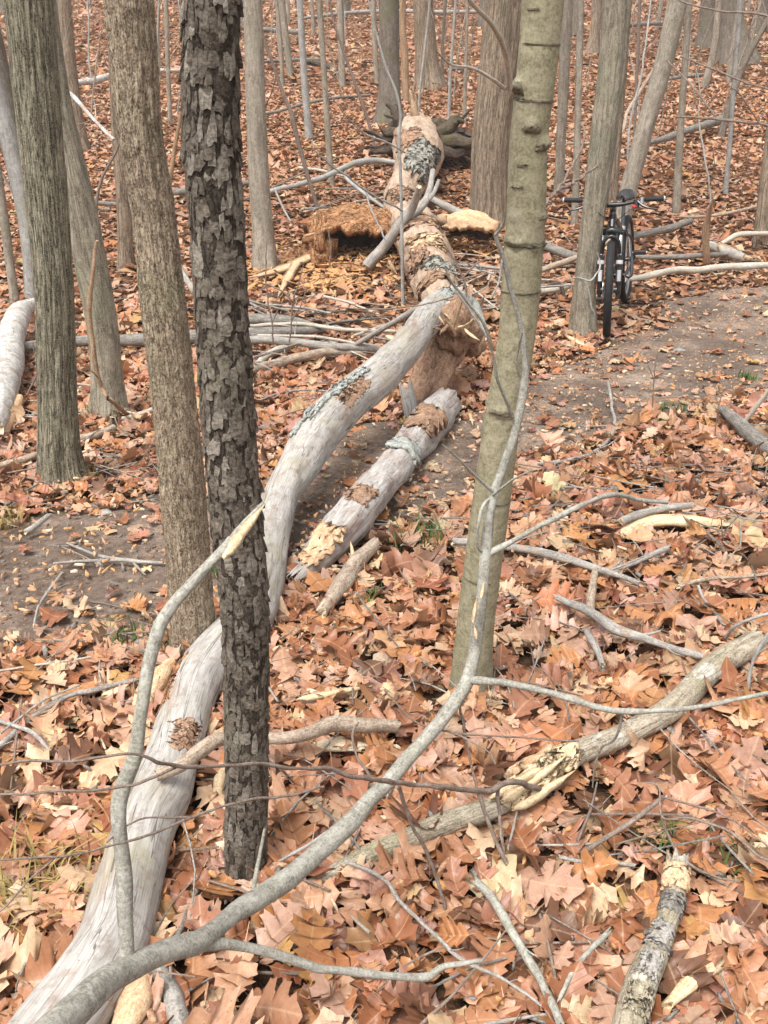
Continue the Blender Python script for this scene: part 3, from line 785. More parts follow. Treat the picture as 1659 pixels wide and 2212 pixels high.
# --- other near trees
def rings(spec, seed):
    def f(a, v, r):
        s = 0
        for vv, amp, wd in spec:
            x, y = np.cos(a), np.sin(a)
            c = vv + .012 * vnoise(x * 2, y * 2, vv * 7, seed)
            s = s + amp * np.exp(-((v - c) / wd) ** 2) * (.55 + .6 * vnoise(x * 3, y * 3, vv * 3, seed + 1))
        return s
    return f
BE = [(1016, 1512, 88), (1028, 1343, 80), (1053, 1143, 81), (1080, 943, 79), (1114, 743, 80), (1127, 600, 85), (1137, 450, 85), (1143, 300, 84), (1160, 150, 86), (1176, -30, 92)]
bC, bR, _ = trunk_path(BE, .007, 9)
bv = np.concatenate([[0], np.cumsum(np.linalg.norm(np.diff(bC, axis=0), axis=1))])
beech_x, beech_y, _z = project(bC)
def bv_at(py): return float(bv[int(np.argmin(np.abs(beech_y - py)))])
ring_spec = [(bv_at(522), .0042, .006), (bv_at(534), -.004, .004), (bv_at(218), -.0022, .003), (bv_at(212), .002, .006), (bv_at(635), .0012, .003), (bv_at(880), .0035, .009), (bv_at(890), -.002, .003),
             (bv_at(95), -.0015, .003), (bv_at(470), .0018, .004), (bv_at(405), .0012, .004), (bv_at(1260), .0013, .004), (bv_at(1090), .0010, .004), (bv_at(355), .0012, .004), (bv_at(760), .0010, .003)]
def knobs(a, v, r):
    s = 1.7 * rings(ring_spec, 61)(a, v, r)
    for py, da, amp in ((272, -.1, .007), (310, 1.0, .010), (195, -1.25, .012), (180, -1.1, .008), (880, -.2, .004), (470, 1.1, .005)):
        vv = bv_at(py); aa = math.pi + da          # angle 0 faces away from the viewer
        d2 = ((np.mod(a - aa + np.pi, 2 * np.pi) - np.pi) * r / .014) ** 2 + ((v - vv) / .013) ** 2
        s = s + amp * np.exp(-d2) - amp * .6 * np.exp(-(((np.mod(a - aa + np.pi, 2 * np.pi) - np.pi) * r / .018) ** 2 + ((v - vv + .016) / .006) ** 2))
    return s
beech, C, Rr, fr, g0 = tree('beech_tree', 'smooth olive grey trunk with bark scars, behind the split sapling', BE, 'beech', d_smooth(.0022, 31, knobs), 96, .007, 9, flare=.25)
mb = MB()
for P in ([Yp(1100, 190, g0[1] - .05), Yp(1098, 150, g0[1] - .09), Yp(1085, 95, g0[1] - .16), Yp(1060, 50, g0[1] - .22), Yp(1020, 8, g0[1] - .3), Yp(985, -40, g0[1] - .36)],
          [Yp(1092, 193, g0[1] - .05), Yp(1062, 170, g0[1] - .1), Yp(1020, 147, g0[1] - .15), Yp(975, 140, g0[1] - .2), Yp(945, 113, g0[1] - .25)]):
    W = np.linspace(.0085, .0035, len(P)) * (.8 if len(P) == 6 else .45)
    tube(mb, P, W, 8, .02, end1=None)
mb.build('branch', M['stick_pale'], beech, loc=g0)

BEECH = (C, Rr, fr, g0)
tree('hornbeam_tree', 'brown shaggy barked trunk standing behind the flaky dark trunk', [(422, 1425, 92), (416, 1350, 90), (405, 1200, 90), (388, 1000, 94), (358, 700, 92), (335, 500, 88), (305, 300, 90), (290, 150, 95), (274, -30, 102)],
     'ironwood', d_shaggy(9.5, .0058, 71), 104, .008, 9, flare=.36)
tree('ash_tree', 'furrowed grey green trunk near the left edge', [(140, 1050, 92), (131, 1000, 83), (125, 900, 80), (115, 600, 78), (88, 300, 92), (57, -30, 100)],
     'ridged', d_ridged(5.6, .0048, 3.2, 81), 104, .012, 9, flare=.5)
tree('leaning_maple_tree', 'leaning mossy grey trunk wrapped by a brown vine', [(237, 905, 78), (230, 800, 66), (220, 700, 68), (195, 560, 70), (175, 450, 64), (155, 350, 56), (130, 230, 50), (110, 100, 48), (95, -30, 46)],
     'maple', d_smooth(.006, 91), 48, .02, 9, flare=.35)
tree('twin_oak_tree', 'broad brown trunk with a dark seam, behind the olive trunk', [(1056, 488, 84), (1058, 440, 78), (1061, 300, 80), (1077, 150, 82), (1096, -30, 86)],
     'oakbark', d_ridged(5.0, .010, 1.6, 101), 80, .03, 10, flare=.25)
tree('maple_tree', 'grey trunk the bicycle leans on', [(1258, 722, 52), (1262, 640, 47), (1266, 600, 46), (1284, 450, 50), (1303, 300, 55), (1321, 150, 56), (1334, -30, 56)],
     'maple', d_ridged(4.0, .005, 1.6, 111), 64, .025, 10, flare=.4)
tree('slanted_maple_tree', 'smooth grey trunk slanting right, just behind the bicycle', [(1336, 548, 42), (1349, 450, 38), (1387, 300, 38), (1430, 150, 40), (1472, -30, 42)],
     'farbark', d_smooth(.005, 121), 32, .05, 10, flare=.3)
tree('grey_maple_tree', 'straight smooth grey trunk right of the flaky dark trunk', [(573, 590, 56), (570, 520, 47), (560, 400, 45), (553, 250, 43), (549, 100, 42), (544, -30, 43)],
     'farbark', d_smooth(.004, 131), 40, .04, 10, flare=.3)

# --- trees farther off, each by its look and neighbours
FAR = [  # name, label, points (px, py, width), material
 ('oak_tree', 'dark grey trunk rising behind the torn up root end', [(843, 268, 58), (842, 200, 46), (841, 100, 43), (840, -20, 43)], 'darkbark'),
 ('oak_tree', 'wide brown trunk with flared foot behind the root end', [(928, 190, 58), (922, 140, 48), (917, 60, 45), (913, -20, 45)], 'oakbark'),
 ('snag', 'thin barkless brown snag between two big trunks', [(877, 222, 17), (874, 120, 17), (870, 60, 15), (871, -20, 13)], 'snag'),
 ('sapling', 'greyish sapling close left of the dark grey far trunk', [(815, 185, 12), (809, 80, 12), (806, -20, 12)], 'farbark'),
 ('sapling', 'slender trunk left of the leaf strewn gully, foot at a fallen pole', [(628, 165, 15), (615, 60, 15), (606, -20, 15)], 'farbark'),
 ('sapling', 'pale slender trunk right of the crooked dark sapling', [(668, 300, 17), (656, 150, 15), (646, -20, 14)], 'palebark'),
 ('sapling', 'straight pale sapling left of the rotten hollow log', [(716, 402, 15), (706, 250, 13), (696, 100, 13), (688, -20, 13)], 'farbark'),
 ('sapling', 'short looking sapling far behind the straight pale one', [(740, 185, 15), (737, 100, 14), (734, -20, 14)], 'farbark'),
 ('sapling', 'crooked dark sapling bending right towards the hollow log', [(692, 468, 9), (668, 390, 9), (645, 310, 10), (628, 240, 10), (612, 205, 8), (590, 140, 7), (563, 60, 6), (545, -20, 5)], 'twig'),
 ('sapling', 'thin dark sapling slanting down to the log left of the root end', [(810, 325, 7), (795, 260, 7), (770, 190, 7), (745, 120, 6), (722, 50, 5), (708, -20, 5)], 'twig'),
 ('sapling', 'very thin pale stem standing in front of the tan trunk', [(871, 670, 9), (869, 560, 8), (866, 400, 7), (862, 300, 7), (866, 250, 6), (855, 195, 6), (835, 150, 5), (818, 90, 5), (800, 20, 4), (790, -30, 4)], 'palebark'),
 ('sapling', 'thin pale stem rising from the root end of the trunk', [(905, 290, 7), (905, 220, 6), (915, 130, 6), (925, 40, 5), (930, -20, 5)], 'palebark'),
 ('tree', 'dim brown trunk between the shaggy trunk and its left neighbour', [(272, 580, 32), (268, 450, 32), (258, 300, 32), (250, 150, 30), (246, -20, 30)], 'oakbark'),
 ('tree', 'dull trunk seen between the leaning mossy and the shaggy trunks', [(178, 325, 30), (165, 250, 28), (150, 130, 28), (138, -20, 28)], 'oakbark'),
 ('tree', 'pale leaning trunk behind the furrowed one at left edge', [(72, 652, 32), (58, 480, 36), (18, 300, 40), (-15, 180, 42), (-60, 20, 42)], 'palebark'),
 ('tree', 'dark leaning trunk crossing behind the furrowed one at left edge', [(95, 560, 34), (55, 400, 40), (15, 230, 46), (-25, 60, 48)], 'darkbark'),
 ('sapling', 'thin brown trunk standing at the far left edge', [(33, 658, 20), (20, 560, 19), (4, 440, 20), (-18, 300, 20)], 'farbark'),
 ('tree', 'narrow grey trunk close right of the olive trunk', [(1207, 415, 22), (1212, 300, 21), (1219, 150, 24), (1226, -20, 26)], 'farbark'),
 ('sapling', 'slim grey sapling left of the trunk with the bicycle', [(1240, 492, 16), (1246, 350, 15), (1250, 180, 15), (1255, -20, 15)], 'farbark'),
 ('tree', 'far brown trunk showing left of the trunk with the bicycle', [(1280, 120, 28), (1286, 60, 22), (1291, -20, 22)], 'oakbark'),
 ('tree', 'narrow ridged trunk hugging the right side of the bicycle trunk', [(1322, 440, 22), (1332, 300, 21), (1345, 150, 20), (1356, -20, 20)], 'oakbark'),
 ('sapling', 'slim pale sapling right of the slanting trunk', [(1461, 462, 18), (1467, 330, 16), (1479, 150, 14), (1491, -20, 15)], 'farbark'),
 ('sapling', 'thin pale stem ending above the broken stub', [(1567, 418, 11), (1577, 300, 10), (1588, 150, 10), (1601, -20, 10)], 'palebark'),
 ('sapling', 'thin dark trunk leaning right in front of the big far trunks', [(1556, 300, 16), (1580, 215, 13), (1612, 130, 12), (1650, 60, 12), (1700, -30, 12)], 'darkbark'),
 ('oak_tree', 'massive dark trunk at upper right among thin saplings', [(1588, 135, 82), (1582, 80, 62), (1575, 30, 54), (1570, -30, 52)], 'darkbark'),
 ('oak_tree', 'dark trunk left of the massive far one at upper right', [(1525, 100, 40), (1527, 50, 32), (1530, -20, 30)], 'darkbark'),
 ('tree', 'brown trunk at the right edge above the white sticks', [(1640, 530, 28), (1652, 420, 28), (1668, 300, 30), (1690, 100, 30)], 'oakbark'),
 ('sapling', 'small grey sapling behind the olive trunk by the seam', [(1003, 275, 9), (1006, 150, 8), (1010, -20, 8)], 'farbark'),
 ('sapling', 'faint sapling right of the far brown flared trunk', [(968, 300, 7), (972, 180, 7), (980, 60, 6), (986, -20, 6)], 'palebark'),
 ('sapling', 'thin grey stem left of the slanting trunk by the bicycle', [(1370, 300, 6), (1375, 180, 7), (1383, -20, 7)], 'twig'),
 ('sapling', 'slender stem between flaky trunk and straight grey trunk', [(368, 270, 10), (362, 120, 10), (358, -20, 10)], 'farbark'),
 ('sapling', 'thin dark stem left of the shaggy trunk curving beside the vine', [(205, 640, 7), (212, 520, 8), (208, 440, 7), (222, 380, 6), (250, 330, 5), (262, 290, 4)], 'twig'),
 ('sapling', 'slanting reddish pole right of the shaggy trunk', [(362, 430, 10), (376, 330, 9), (388, 260, 7), (396, 210, 6)], 'snag'),
]
for nm, lb, pts, mt in FAR:
    w0 = pts[0][2]
    tree(nm, lb, pts, mt, None, 20 if w0 > 25 else 10, .12, 9 if w0 > 12 else 6, cat='sapling' if nm == 'sapling' else ('snag' if nm == 'snag' else 'tree'),
         flare=.5 if w0 > 25 else .25, limbs=7 if w0 > 12 else 3)

# --- the thicket far up the slope: five kinds, copied one by one
protos = []
fr_ = np.random.RandomState(77)
for q, (r0, h, mt, lb, grp) in enumerate(((.035, 7, 'farbark', 'slender grey sapling far up the leaf covered slope', 'slender saplings far up the slope'),
                                  (.055, 8, 'farbark', 'young grey tree trunk far up the leaf covered slope', 'young grey trees far up the slope'),
                                  (.10, 10, 'oakbark', 'brown tree trunk far up the leaf covered slope', 'brown trunks far up the slope'),
                                  (.16, 12, 'darkbark', 'thick dark tree trunk far up the leaf covered slope', 'thick dark trunks far up the slope'),
                                  (.026, 5, 'palebark', 'thin pale stem far up the leaf covered slope', 'thin pale stems far up the slope'))):
    for var in range(2):
        P = [np.array([0, 0, -.2])]; d = fr_.normal(0, .05, 2)
        for z in np.linspace(.8, h, 6): P.append(np.array([d[0] * z + fr_.normal(0, .05), d[1] * z + fr_.normal(0, .05), z]))
        Wd = r0 * np.array([1.35, 1.0, .92, .84, .75, .6, .3])
        mb = MB(); C, Rr, _ = tube(mb, P, Wd, 10, .5, disp=d_smooth(.08 * r0, q * 3 + var))
        cm = MB()
        for k in range(7):
            i = fr_.randint(int(len(C) * .3), len(C) - 1); a = fr_.uniform(0, 6.3); L = fr_.uniform(.5, 1.6); e = np.array([math.cos(a), math.sin(a), fr_.uniform(.3, 1)])
            tube(cm, [C[i], C[i] + e * L * .5, C[i] + (e + [0, 0, .3]) * L], [Rr[i] * .4, Rr[i] * .28, .004], 4, .4, end1=None)
        protos.append((q, mb.mesh('trunk', M[mt]), cm.mesh('crown', M['twig']), lb, grp))
far_pos = []
fn = 0
for _ in range(6000):
    if fn >= 190: break
    y = 19 + 50 * fr_.rand() ** 1.1; x = (fr_.rand() * 2 - 1) * (.40 * y + 1.5)
    if any(math.hypot(x - a, y - b) < .8 for a, b in far_pos): continue
    far_pos.append((x, y)); fn += 1
    q, me, cm, lb, grp = protos[fr_.choice(10, p=np.array([.14, .14, .12, .12, .06, .06, .04, .04, .14, .14]))]
    root = thing(['sapling', 'tree', 'tree', 'tree', 'sapling'][q], lb, 'sapling' if q in (0, 4) else 'tree', grp, (x, y, float(terrain(x, y))))
    s = fr_.uniform(.8, 1.25); root.scale = (s, s, fr_.uniform(.85, 1.15)); root.rotation_euler = (fr_.normal(0, .05), fr_.normal(0, .05), fr_.uniform(0, 6.3))
    for nm, me_ in (('trunk', me), ('crown', cm)):
        c = bpy.data.objects.new(nm, me_); scene.collection.objects.link(c); c.parent = root

# thin whips standing on the nearer slope
wp = []
for var in range(6):
    mb = MB(); h = fr_.uniform(2.2, 4.0); r0 = fr_.uniform(.008, .014); P = [np.array([0, 0, -.1])]; d = fr_.normal(0, .09, 2); c_ = fr_.normal(0, .06, 2)
    for z in np.linspace(.3, h, 7): P.append(np.array([d[0] * z + c_[0] * z * z + fr_.normal(0, .03), d[1] * z + c_[1] * z * z + fr_.normal(0, .03), z]))
    C, Rr, _ = tube(mb, P, r0 * np.array([1.2, 1.1, 1, .85, .7, .55, .4, .2]), 7, .12, end1=None, wig=2)
    tm_ = mb.mesh('stem', M['palebark' if var % 2 else 'farbark']); cm = MB()
    for k in range(9):
        i = fr_.randint(int(len(C) * .15), len(C) - 1); a = fr_.uniform(0, 6.3); L = fr_.uniform(.25, .9); e = np.array([math.cos(a), math.sin(a), fr_.uniform(.2, 1.1)])
        tube(cm, [C[i], C[i] + e * L * .5 + fr_.normal(0, .04, 3), C[i] + (e + [0, 0, .2]) * L], [Rr[i] * .55, Rr[i] * .4, .0015], 5, .15, end1=None, wig=2)
        e2 = e + fr_.normal(0, .6, 3); q = C[i] + e * L * .5; tube(cm, [q, q + e2 * L * .25, q + e2 * L * .5], [Rr[i] * .3, Rr[i] * .22, .001], 4, .15, end1=None)
    wp.append((tm_, cm.mesh('side_twig', M['twig'])))
wn_ = 0; wpos = []
for _ in range(4000):
    if wn_ >= 70: break
    y = 8.5 + 16 * fr_.rand(); x = (fr_.rand() * 2 - 1) * (.40 * y + 1)
    px, py, dz = project(np.array([x, y, float(terrain(x, y))]))
    if 640 < px < 1090 and py > 250 or 1180 < px < 1460 and py > 420 or py > 560: continue
    if any(math.hypot(x - a, y - b) < .7 for a, b in wpos): continue
    wpos.append((x, y)); wn_ += 1
    root = thing('sapling', 'thin bare whip sapling with fine side twigs on the leafy slope', 'sapling', 'thin whip saplings on the leafy slope', (x, y, float(terrain(x, y))))
    s = fr_.uniform(.8, 1.3); root.scale = (s, s, s); root.rotation_euler = (fr_.normal(0, .08), fr_.normal(0, .08), fr_.uniform(0, 6.3))
    for nm, me_ in zip(('stem', 'side_twig'), wp[fr_.randint(6)]):
        c = bpy.data.objects.new(nm, me_); scene.collection.objects.link(c); c.parent = root

# ------------------------------------------------------------------ the fallen dead tree
def gp(px, py, w, h):            # centre line point h above the ground with its radius
    p = G(px, py, h); return p, rad(w, p)
def path_of(L): 
    r = [gp(*l) for l in L]; return [a for a, _ in r], [b for _, b in r]
def d_log(amp, k, fv, seed, knots=()):
    def f(a, v, r):
        x, y = cyl(a, k)
        d = amp * fbm(x, y, v * fv, 4, seed) * (r / .1) ** .5 + amp * .25 * vnoise(x * 7, y * 7, v * fv * 2, seed + 7)
        for kv, ka, ks, kw in knots:
            d = d + ks * np.exp(-(((np.mod(a - ka + np.pi, 2 * np.pi) - np.pi) * r / kw) ** 2 + ((v - kv) / kw) ** 2))
        return d
    return f
dead = thing('fallen_tree', 'long rotten fallen tree lying from the torn root end down towards the viewer', 'fallen tree', None, tuple(G(930, 640)))
dl = np.array(dead.location)
mb = MB()
TRUNK = [(900, 300, 100, .34), (903, 348, 98, .32), (884, 392, 80, .28), (868, 440, 76, .27), (893, 495, 96, .29), (918, 545, 102, .32), (932, 592, 98, .37), (944, 625, 86, .43), (956, 660, 78, .48), (966, 690, 70, .47)]
P, W = path_of(TRUNK)
trunk_lumps = d_log(.030, .8, 1.3, 202)
trunk_grain = d_log(.020, 2.2, 4.2, 201)
trunk_disp = lambda a, v, r: trunk_lumps(a, v, r) + trunk_grain(a, v, r)
C, Rr, fr = tube(mb, P, W, 44, .04, disp=trunk_disp, end0=.25, end1=.2, mat=0, endmat=1)
mb.build('trunk', [M['tanlog'], M['rotbrown']], dead, loc=dl)
# grey limb snaking to the viewer
mb = MB()
P, W = path_of([(975, 655, 70, .50), (945, 668, 72, .50), (915, 700, 66, .49), (886, 742, 66, .45), (850, 778, 76, .40), (812, 818, 84, .36), (750, 868, 90, .30), (690, 938, 94, .25), (648, 1000, 86, .20), (608, 1070, 78, .15),
                (590, 1130, 86, .12), (574, 1200, 92, .10), (560, 1280, 100, .09), (530, 1350, 110, .085), (472, 1412, 112, .08), (425, 1475, 112, .078), (397, 1550, 110, .075), (376, 1630, 114, .075), (350, 1712, 132, .08), (314, 1780, 134, .08),
                (283, 1880, 142, .08), (262, 1975, 148, .085), (238, 2050, 158, .085), (190, 2130, 170, .09), (130, 2215, 178, .09), (60, 2310, 185, .09)])
limb_knots = [(1.0, 3.6, .02, .05), (2.6, 2.4, .012, .03)]
limb_disp = d_log(.010, 1.2, 4.5, 211, limb_knots)
limb_pth = tube(mb, P, W, 48, .022, disp=limb_disp, end0=.15, end1=.1, mat=0, endmat=1)
mb.build('limb', [M['greylog'], M['rotbrown']], dead, loc=dl)
# rotten brown stub under the break
mb = MB()
P, W = path_of([(985, 690, 92, .42), (965, 735, 95, .32), (940, 800, 84, .2), (915, 850, 72, .1), (895, 905, 56, .0)])
tube(mb, P, W, 36, .025, disp=d_log(.045, 3.2, 7, 221), end0=.2, end1=.05, mat=0)
mb.build('broken_stub', [M['rotbrown']], dead, loc=dl)
mb = MB()
P, W = path_of([(880, 850, 30, .16), (888, 890, 34, .08), (893, 925, 20, .0)])
tube(mb, P, W, 12, .02, disp=d_log(.008, 2, 5, 222), end0=.08, mat=0); mb.build('splintered_stump', [M['greylog']], dead, loc=dl)
# crumbling rot on the break, and pale splinters
def lump(mb, c, rx, ry, rz, seed, amp=.45, nu=26, nv=16, fr=2.4):
    th, ph = np.meshgrid(np.linspace(0, 2 * np.pi, nu + 1), np.linspace(.02, np.pi - .02, nv))
    X, Y, Z = np.cos(th) * np.sin(ph), np.sin(th) * np.sin(ph), np.cos(ph)
    f = 1 + amp * fbm(X * fr, Y * fr, Z * fr + seed, 4, seed, .65); f[:, -1] = f[:, 0]
    V = np.stack([X * f * rx, Y * f * ry, Z * f * rz], -1) + np.asarray(c, float)
    i, k = np.meshgrid(np.arange(nv - 1), np.arange(nu), indexing='ij'); a = (i * (nu + 1) + k).ravel()
    mb.add(V, np.stack([a, a + nu + 1, a + nu + 2, a + 1], -1), U=np.stack([th * rx, ph * rz], -1))
mb = MB()
for k, (px, py, h, r) in enumerate(((985, 690, .50, .085), (1005, 715, .42, .095), (975, 730, .38, .09), (1020, 745, .30, .07), (995, 665, .56, .06), (960, 760, .28, .09))):
    lump(mb, G(px, py, h), r, r * .9, r * 1.05, 230 + k, .6)
mb.build('rotten_core', [M['rotbrown']], dead, loc=dl)
mb = MB()
P, W = path_of([(985, 645, 40, .56), (1010, 655, 34, .52), (1030, 680, 26, .46), (1042, 705, 18, .40)])
tube(mb, P, W, 16, .02, disp=d_log(.02, 2, 9, 233), end0=.03, end1=.06); mb.build('bark_shell', [M['lichen']], dead, loc=dl)
def splinter(mb, p0, p1, w, th, seed, mat=0):
    rs = np.random.RandomState(seed); p0, p1 = np.asarray(p0, float), np.asarray(p1, float)
    d = p1 - p0; L = np.linalg.norm(d); d /= L; side = np.cross(d, [0, -.6, .8]); side /= np.linalg.norm(side); up = np.cross(side, d)
    n = 8; u = np.linspace(0, 1, n); ww = w * .5 * np.interp(u, [0, .12, .6, 1], [.35, 1, .8, .08]) * rs.uniform(.8, 1.2, n); bend = rs.normal(0, .04 * L) * (u - .5) ** 2 * 4
    c = p0 + d * (u * L)[:, None] + up * bend[:, None]
    V = np.concatenate([c + side * ww[:, None] + up * th * .4, c + up * th * rs.uniform(.6, 1.2, n)[:, None], c - side * ww[:, None] * rs.uniform(.8, 1.1, n)[:, None] + up * th * .3, c - up * th * .5])
    Q = [[a * n + k, ((a + 1) % 4) * n + k, ((a + 1) % 4) * n + k + 1, a * n + k + 1] for a in range(4) for k in range(n - 1)] + [[0, n, 2 * n, 3 * n], [n - 1, 4 * n - 1, 3 * n - 1, 2 * n - 1]]
    U = np.concatenate([np.stack([np.full(n, a * w), u * L], 1) for a in range(4)])
    mb.add(V, Q, U=U, qm=mat)
for k, (a, b, w) in enumerate((((980, 712, .60), (998, 652, .76), .022), ((992, 712, .58), (1026, 694, .66), .026), ((985, 722, .55), (962, 690, .66), .02), ((1005, 715, .52), (1036, 738, .5), .022))):
    m_ = MB(); splinter(m_, G(*a), G(*b), w, .01, 300 + k); m_.build('splinter', [M['fresh']], dead, loc=dl)
# bark slab left on the far part
rs_b = np.random.RandomState(71)
for k in range(9):
    px, py = 962 + rs_b.normal(0, 26), 690 + rs_b.normal(0, 16); h = .52 + rs_b.normal(0, .05)
    m_ = MB(); splinter(m_, G(px, py, h), G(px + rs_b.normal(12, 22), py + rs_b.uniform(-34, 20), h + rs_b.uniform(-.02, .10)), rs_b.uniform(.010, .024), .006, 330 + k); m_.build('splinter', M['rotbrown' if k % 4 else 'rotpale'], dead, loc=dl)
def patch(path, ang0, ang1, v0, v1, th, mat, seed, name, parent, loc, nu=18, nv=24, amp=.012, disp=None):
    """a ragged piece of bark still clinging to a stem: path = (C, Rr, frames)"""
    C, Rr, (T, N, B) = path
    v = np.concatenate([[0], np.cumsum(np.linalg.norm(np.diff(C, axis=0), axis=1))])
    rs = np.random.RandomState(seed)
    uu = np.linspace(0, 1, nu); vv = np.linspace(v0, v1, nv)
    j0 = rs.normal(0, .10, nv); j1 = rs.normal(0, .10, nv); k0 = rs.normal(0, .06, nu) * (v1 - v0); k1 = rs.normal(0, .06, nu) * (v1 - v0)
    A = np.zeros((nv, nu)); Vv = np.zeros((nv, nu))
    for q in range(nv):
        a0 = ang0 + j0[q] * (ang1 - ang0); a1 = ang1 + j1[q] * (ang1 - ang0); A[q] = a0 + (a1 - a0) * uu
        f = q / (nv - 1); Vv[q] = vv[q] + k0 * (1 - f) + k1 * f
    sh = []
    edge = np.minimum.outer(np.minimum(np.arange(nv), np.arange(nv)[::-1]), np.minimum(np.arange(nu), np.arange(nu)[::-1])) * 0
    for lay, hh in ((0, th), (1, .001)):
        Vc = np.clip(Vv, 0, v[-1])
        X = np.zeros((nv, nu, 3))
        Ci = np.stack([np.interp(Vc, v, C[:, q]) for q in range(3)], -1); Ni = np.stack([np.interp(Vc, v, N[:, q]) for q in range(3)], -1); Bi = np.stack([np.interp(Vc, v, B[:, q]) for q in range(3)], -1)
        ri = np.interp(Vc, v, Rr)
        hd_ = disp(A, Vv, ri) if disp is not None else 0
        h = hd_ + hh + (amp * fbm(A * ri.mean() * 26, Vv * 16, .2, 3, seed) + amp * .5 if lay == 0 else 0)
        X = Ci + (ri + h)[..., None] * (np.cos(A)[..., None] * Ni + np.sin(A)[..., None] * Bi)
        sh.append(X)
    V = np.concatenate([s.reshape(-1, 3) for s in sh]); m0 = nu * nv
    i, k = np.meshgrid(np.arange(nv - 1), np.arange(nu - 1), indexing='ij'); a = (i * nu + k).ravel()
    Q = [np.stack([a, a + 1, a + nu + 1, a + nu], -1), np.stack([a + m0, a + m0 + nu, a + m0 + nu + 1, a + m0 + 1], -1)]
    bd = np.concatenate([np.arange(nu), np.arange(1, nv) * nu + nu - 1, (nv - 1) * nu + np.arange(nu - 2, -1, -1), np.arange(nv - 2, 0, -1) * nu])
    bn = np.roll(bd, -1); Q.append(np.stack([bd, bd + m0, bn + m0, bn], -1))
    U = np.stack([A * ri.mean(), Vv], -1).reshape(-1, 2)
    mb = MB(); mb.add(V, np.concatenate(Q), U=np.concatenate([U, U])); return mb.build(name, M[mat], parent, loc=loc)
SLAB = 0.0
def aim(path, px, py):
    """(length along the stem, angle round it) of the surface point seen along a line of sight"""
    C, Rr, (T, N, B) = path; v = np.concatenate([[0], np.cumsum(np.linalg.norm(np.diff(C, axis=0), axis=1))])
    a = np.linspace(0, 2 * np.pi, 97)[:-1]
    n = np.cos(a)[None, :, None] * N[:, None] + np.sin(a)[None, :, None] * B[:, None]
    P = C[:, None] + Rr[:, None, None] * n
    x, y, z = project(P); face = (n * (P - np.array([0, 0, CAM_Z]))).sum(-1) < 0
    d = (x - px) ** 2 + (y - py) ** 2 + np.where(face & (z > .1), 0, 1e9)
    i, k = np.unravel_index(int(np.argmin(d)), d.shape); return float(v[i]), float(a[k])
def near_v(path, px, py): return aim(path, px, py)[0]
def ang_of(path, px, py): return aim(path, px, py)[1]
bp_ = BEECH[:3]; dsp_ = d_smooth(.0022, 31, knobs)
for k, (px, py, x0, x1, hv_) in enumerate(((1133, 533, -1.5, 1.5, .006), (1140, 218, -1.4, 1.4, .0028), (1118, 636, -1.4, 1.2, .0022), (1150, 95, -.9, 1.3, .0022), (1138, 276, -.5, .35, .007), (1182, 318, .35, 1.25, .008),
         (1110, 190, -1.5, -.75, .012), (1068, 886, -.9, .3, .006), (1170, 470, .6, 1.3, .005), (1120, 406, -.9, -.4, .003), (1036, 1262, -1.2, .4, .0022), (1050, 1092, -.2, 1.3, .0018), (1140, 355, -.7, -.2, .003), (1176, 20, -.9, -.3, .002))):
    v_m = near_v(bp_, px, py)
    patch(bp_, math.pi + x0, math.pi + x1, v_m - hv_, v_m + hv_, .0012, 'scar', 450 + k, 'bark_scar', beech, BEECH[3], 26, 5, .0016, with_flare(dsp_, max(.05, BEECH[1][0] * 1.3), .25, 5, len(beech['label'])))
limb_path = limb_pth
P, W = path_of(TRUNK)
tC, tR = spline(P, W, .04); trunk_p = (tC, tR, frames(tC))
v0_, a0 = aim(trunk_p, 918, 340)
patch(trunk_p, a0 - .62, a0 + .72, near_v(trunk_p, 915, 310), near_v(trunk_p, 900, 378), .02, 'barkslab', 401, 'bark_slab', dead, dl, 26, 44, .02, trunk_disp)
for k_, (px, py, da, dv, mt) in enumerate(((870, 420, .7, .28, 'rotbrown'), (905, 470, .8, .22, 'rotbrown'), (925, 520, .7, .25, 'rotpale'), (900, 560, .55, .3, 'rotbrown'), (950, 575, .6, .22, 'barkslab'), (925, 610, .8, .14, 'rotbrown'), (950, 640, .8, .10, 'lichen'), (880, 300, .5, .4, 'rotbrown'))):
    v_, a_ = aim(trunk_p, px, py); patch(trunk_p, a_ - da, a_ + da, v_ - dv, v_ + dv, .004, mt, 460 + k_, 'bark_flake', dead, dl, 20, 22, .022, trunk_disp)
for k, (px, py, da, dv, m_) in enumerate(((700, 868, .16, .20, 'lichen'), (735, 838, .22, .10, 'lichen'), (655, 912, .14, .12, 'lichen'), (770, 812, .2, .08, 'lichen'), (765, 846, .38, .16, 'rotbrown'), (398, 1590, .55, .06, 'rotbrown'), (350, 1468, .5, .10, 'rotten'))):
    v_, a0 = aim(limb_path, px, py); th_ = .006 if m_ == 'lichen' else -.0055
    patch(limb_path, a0 - da, a0 + da, v_ - dv, v_ + dv, th_, m_, 410 + k, 'bark_flake', dead, dl, 12, 30, .012 if m_ == 'lichen' else .008, limb_disp)
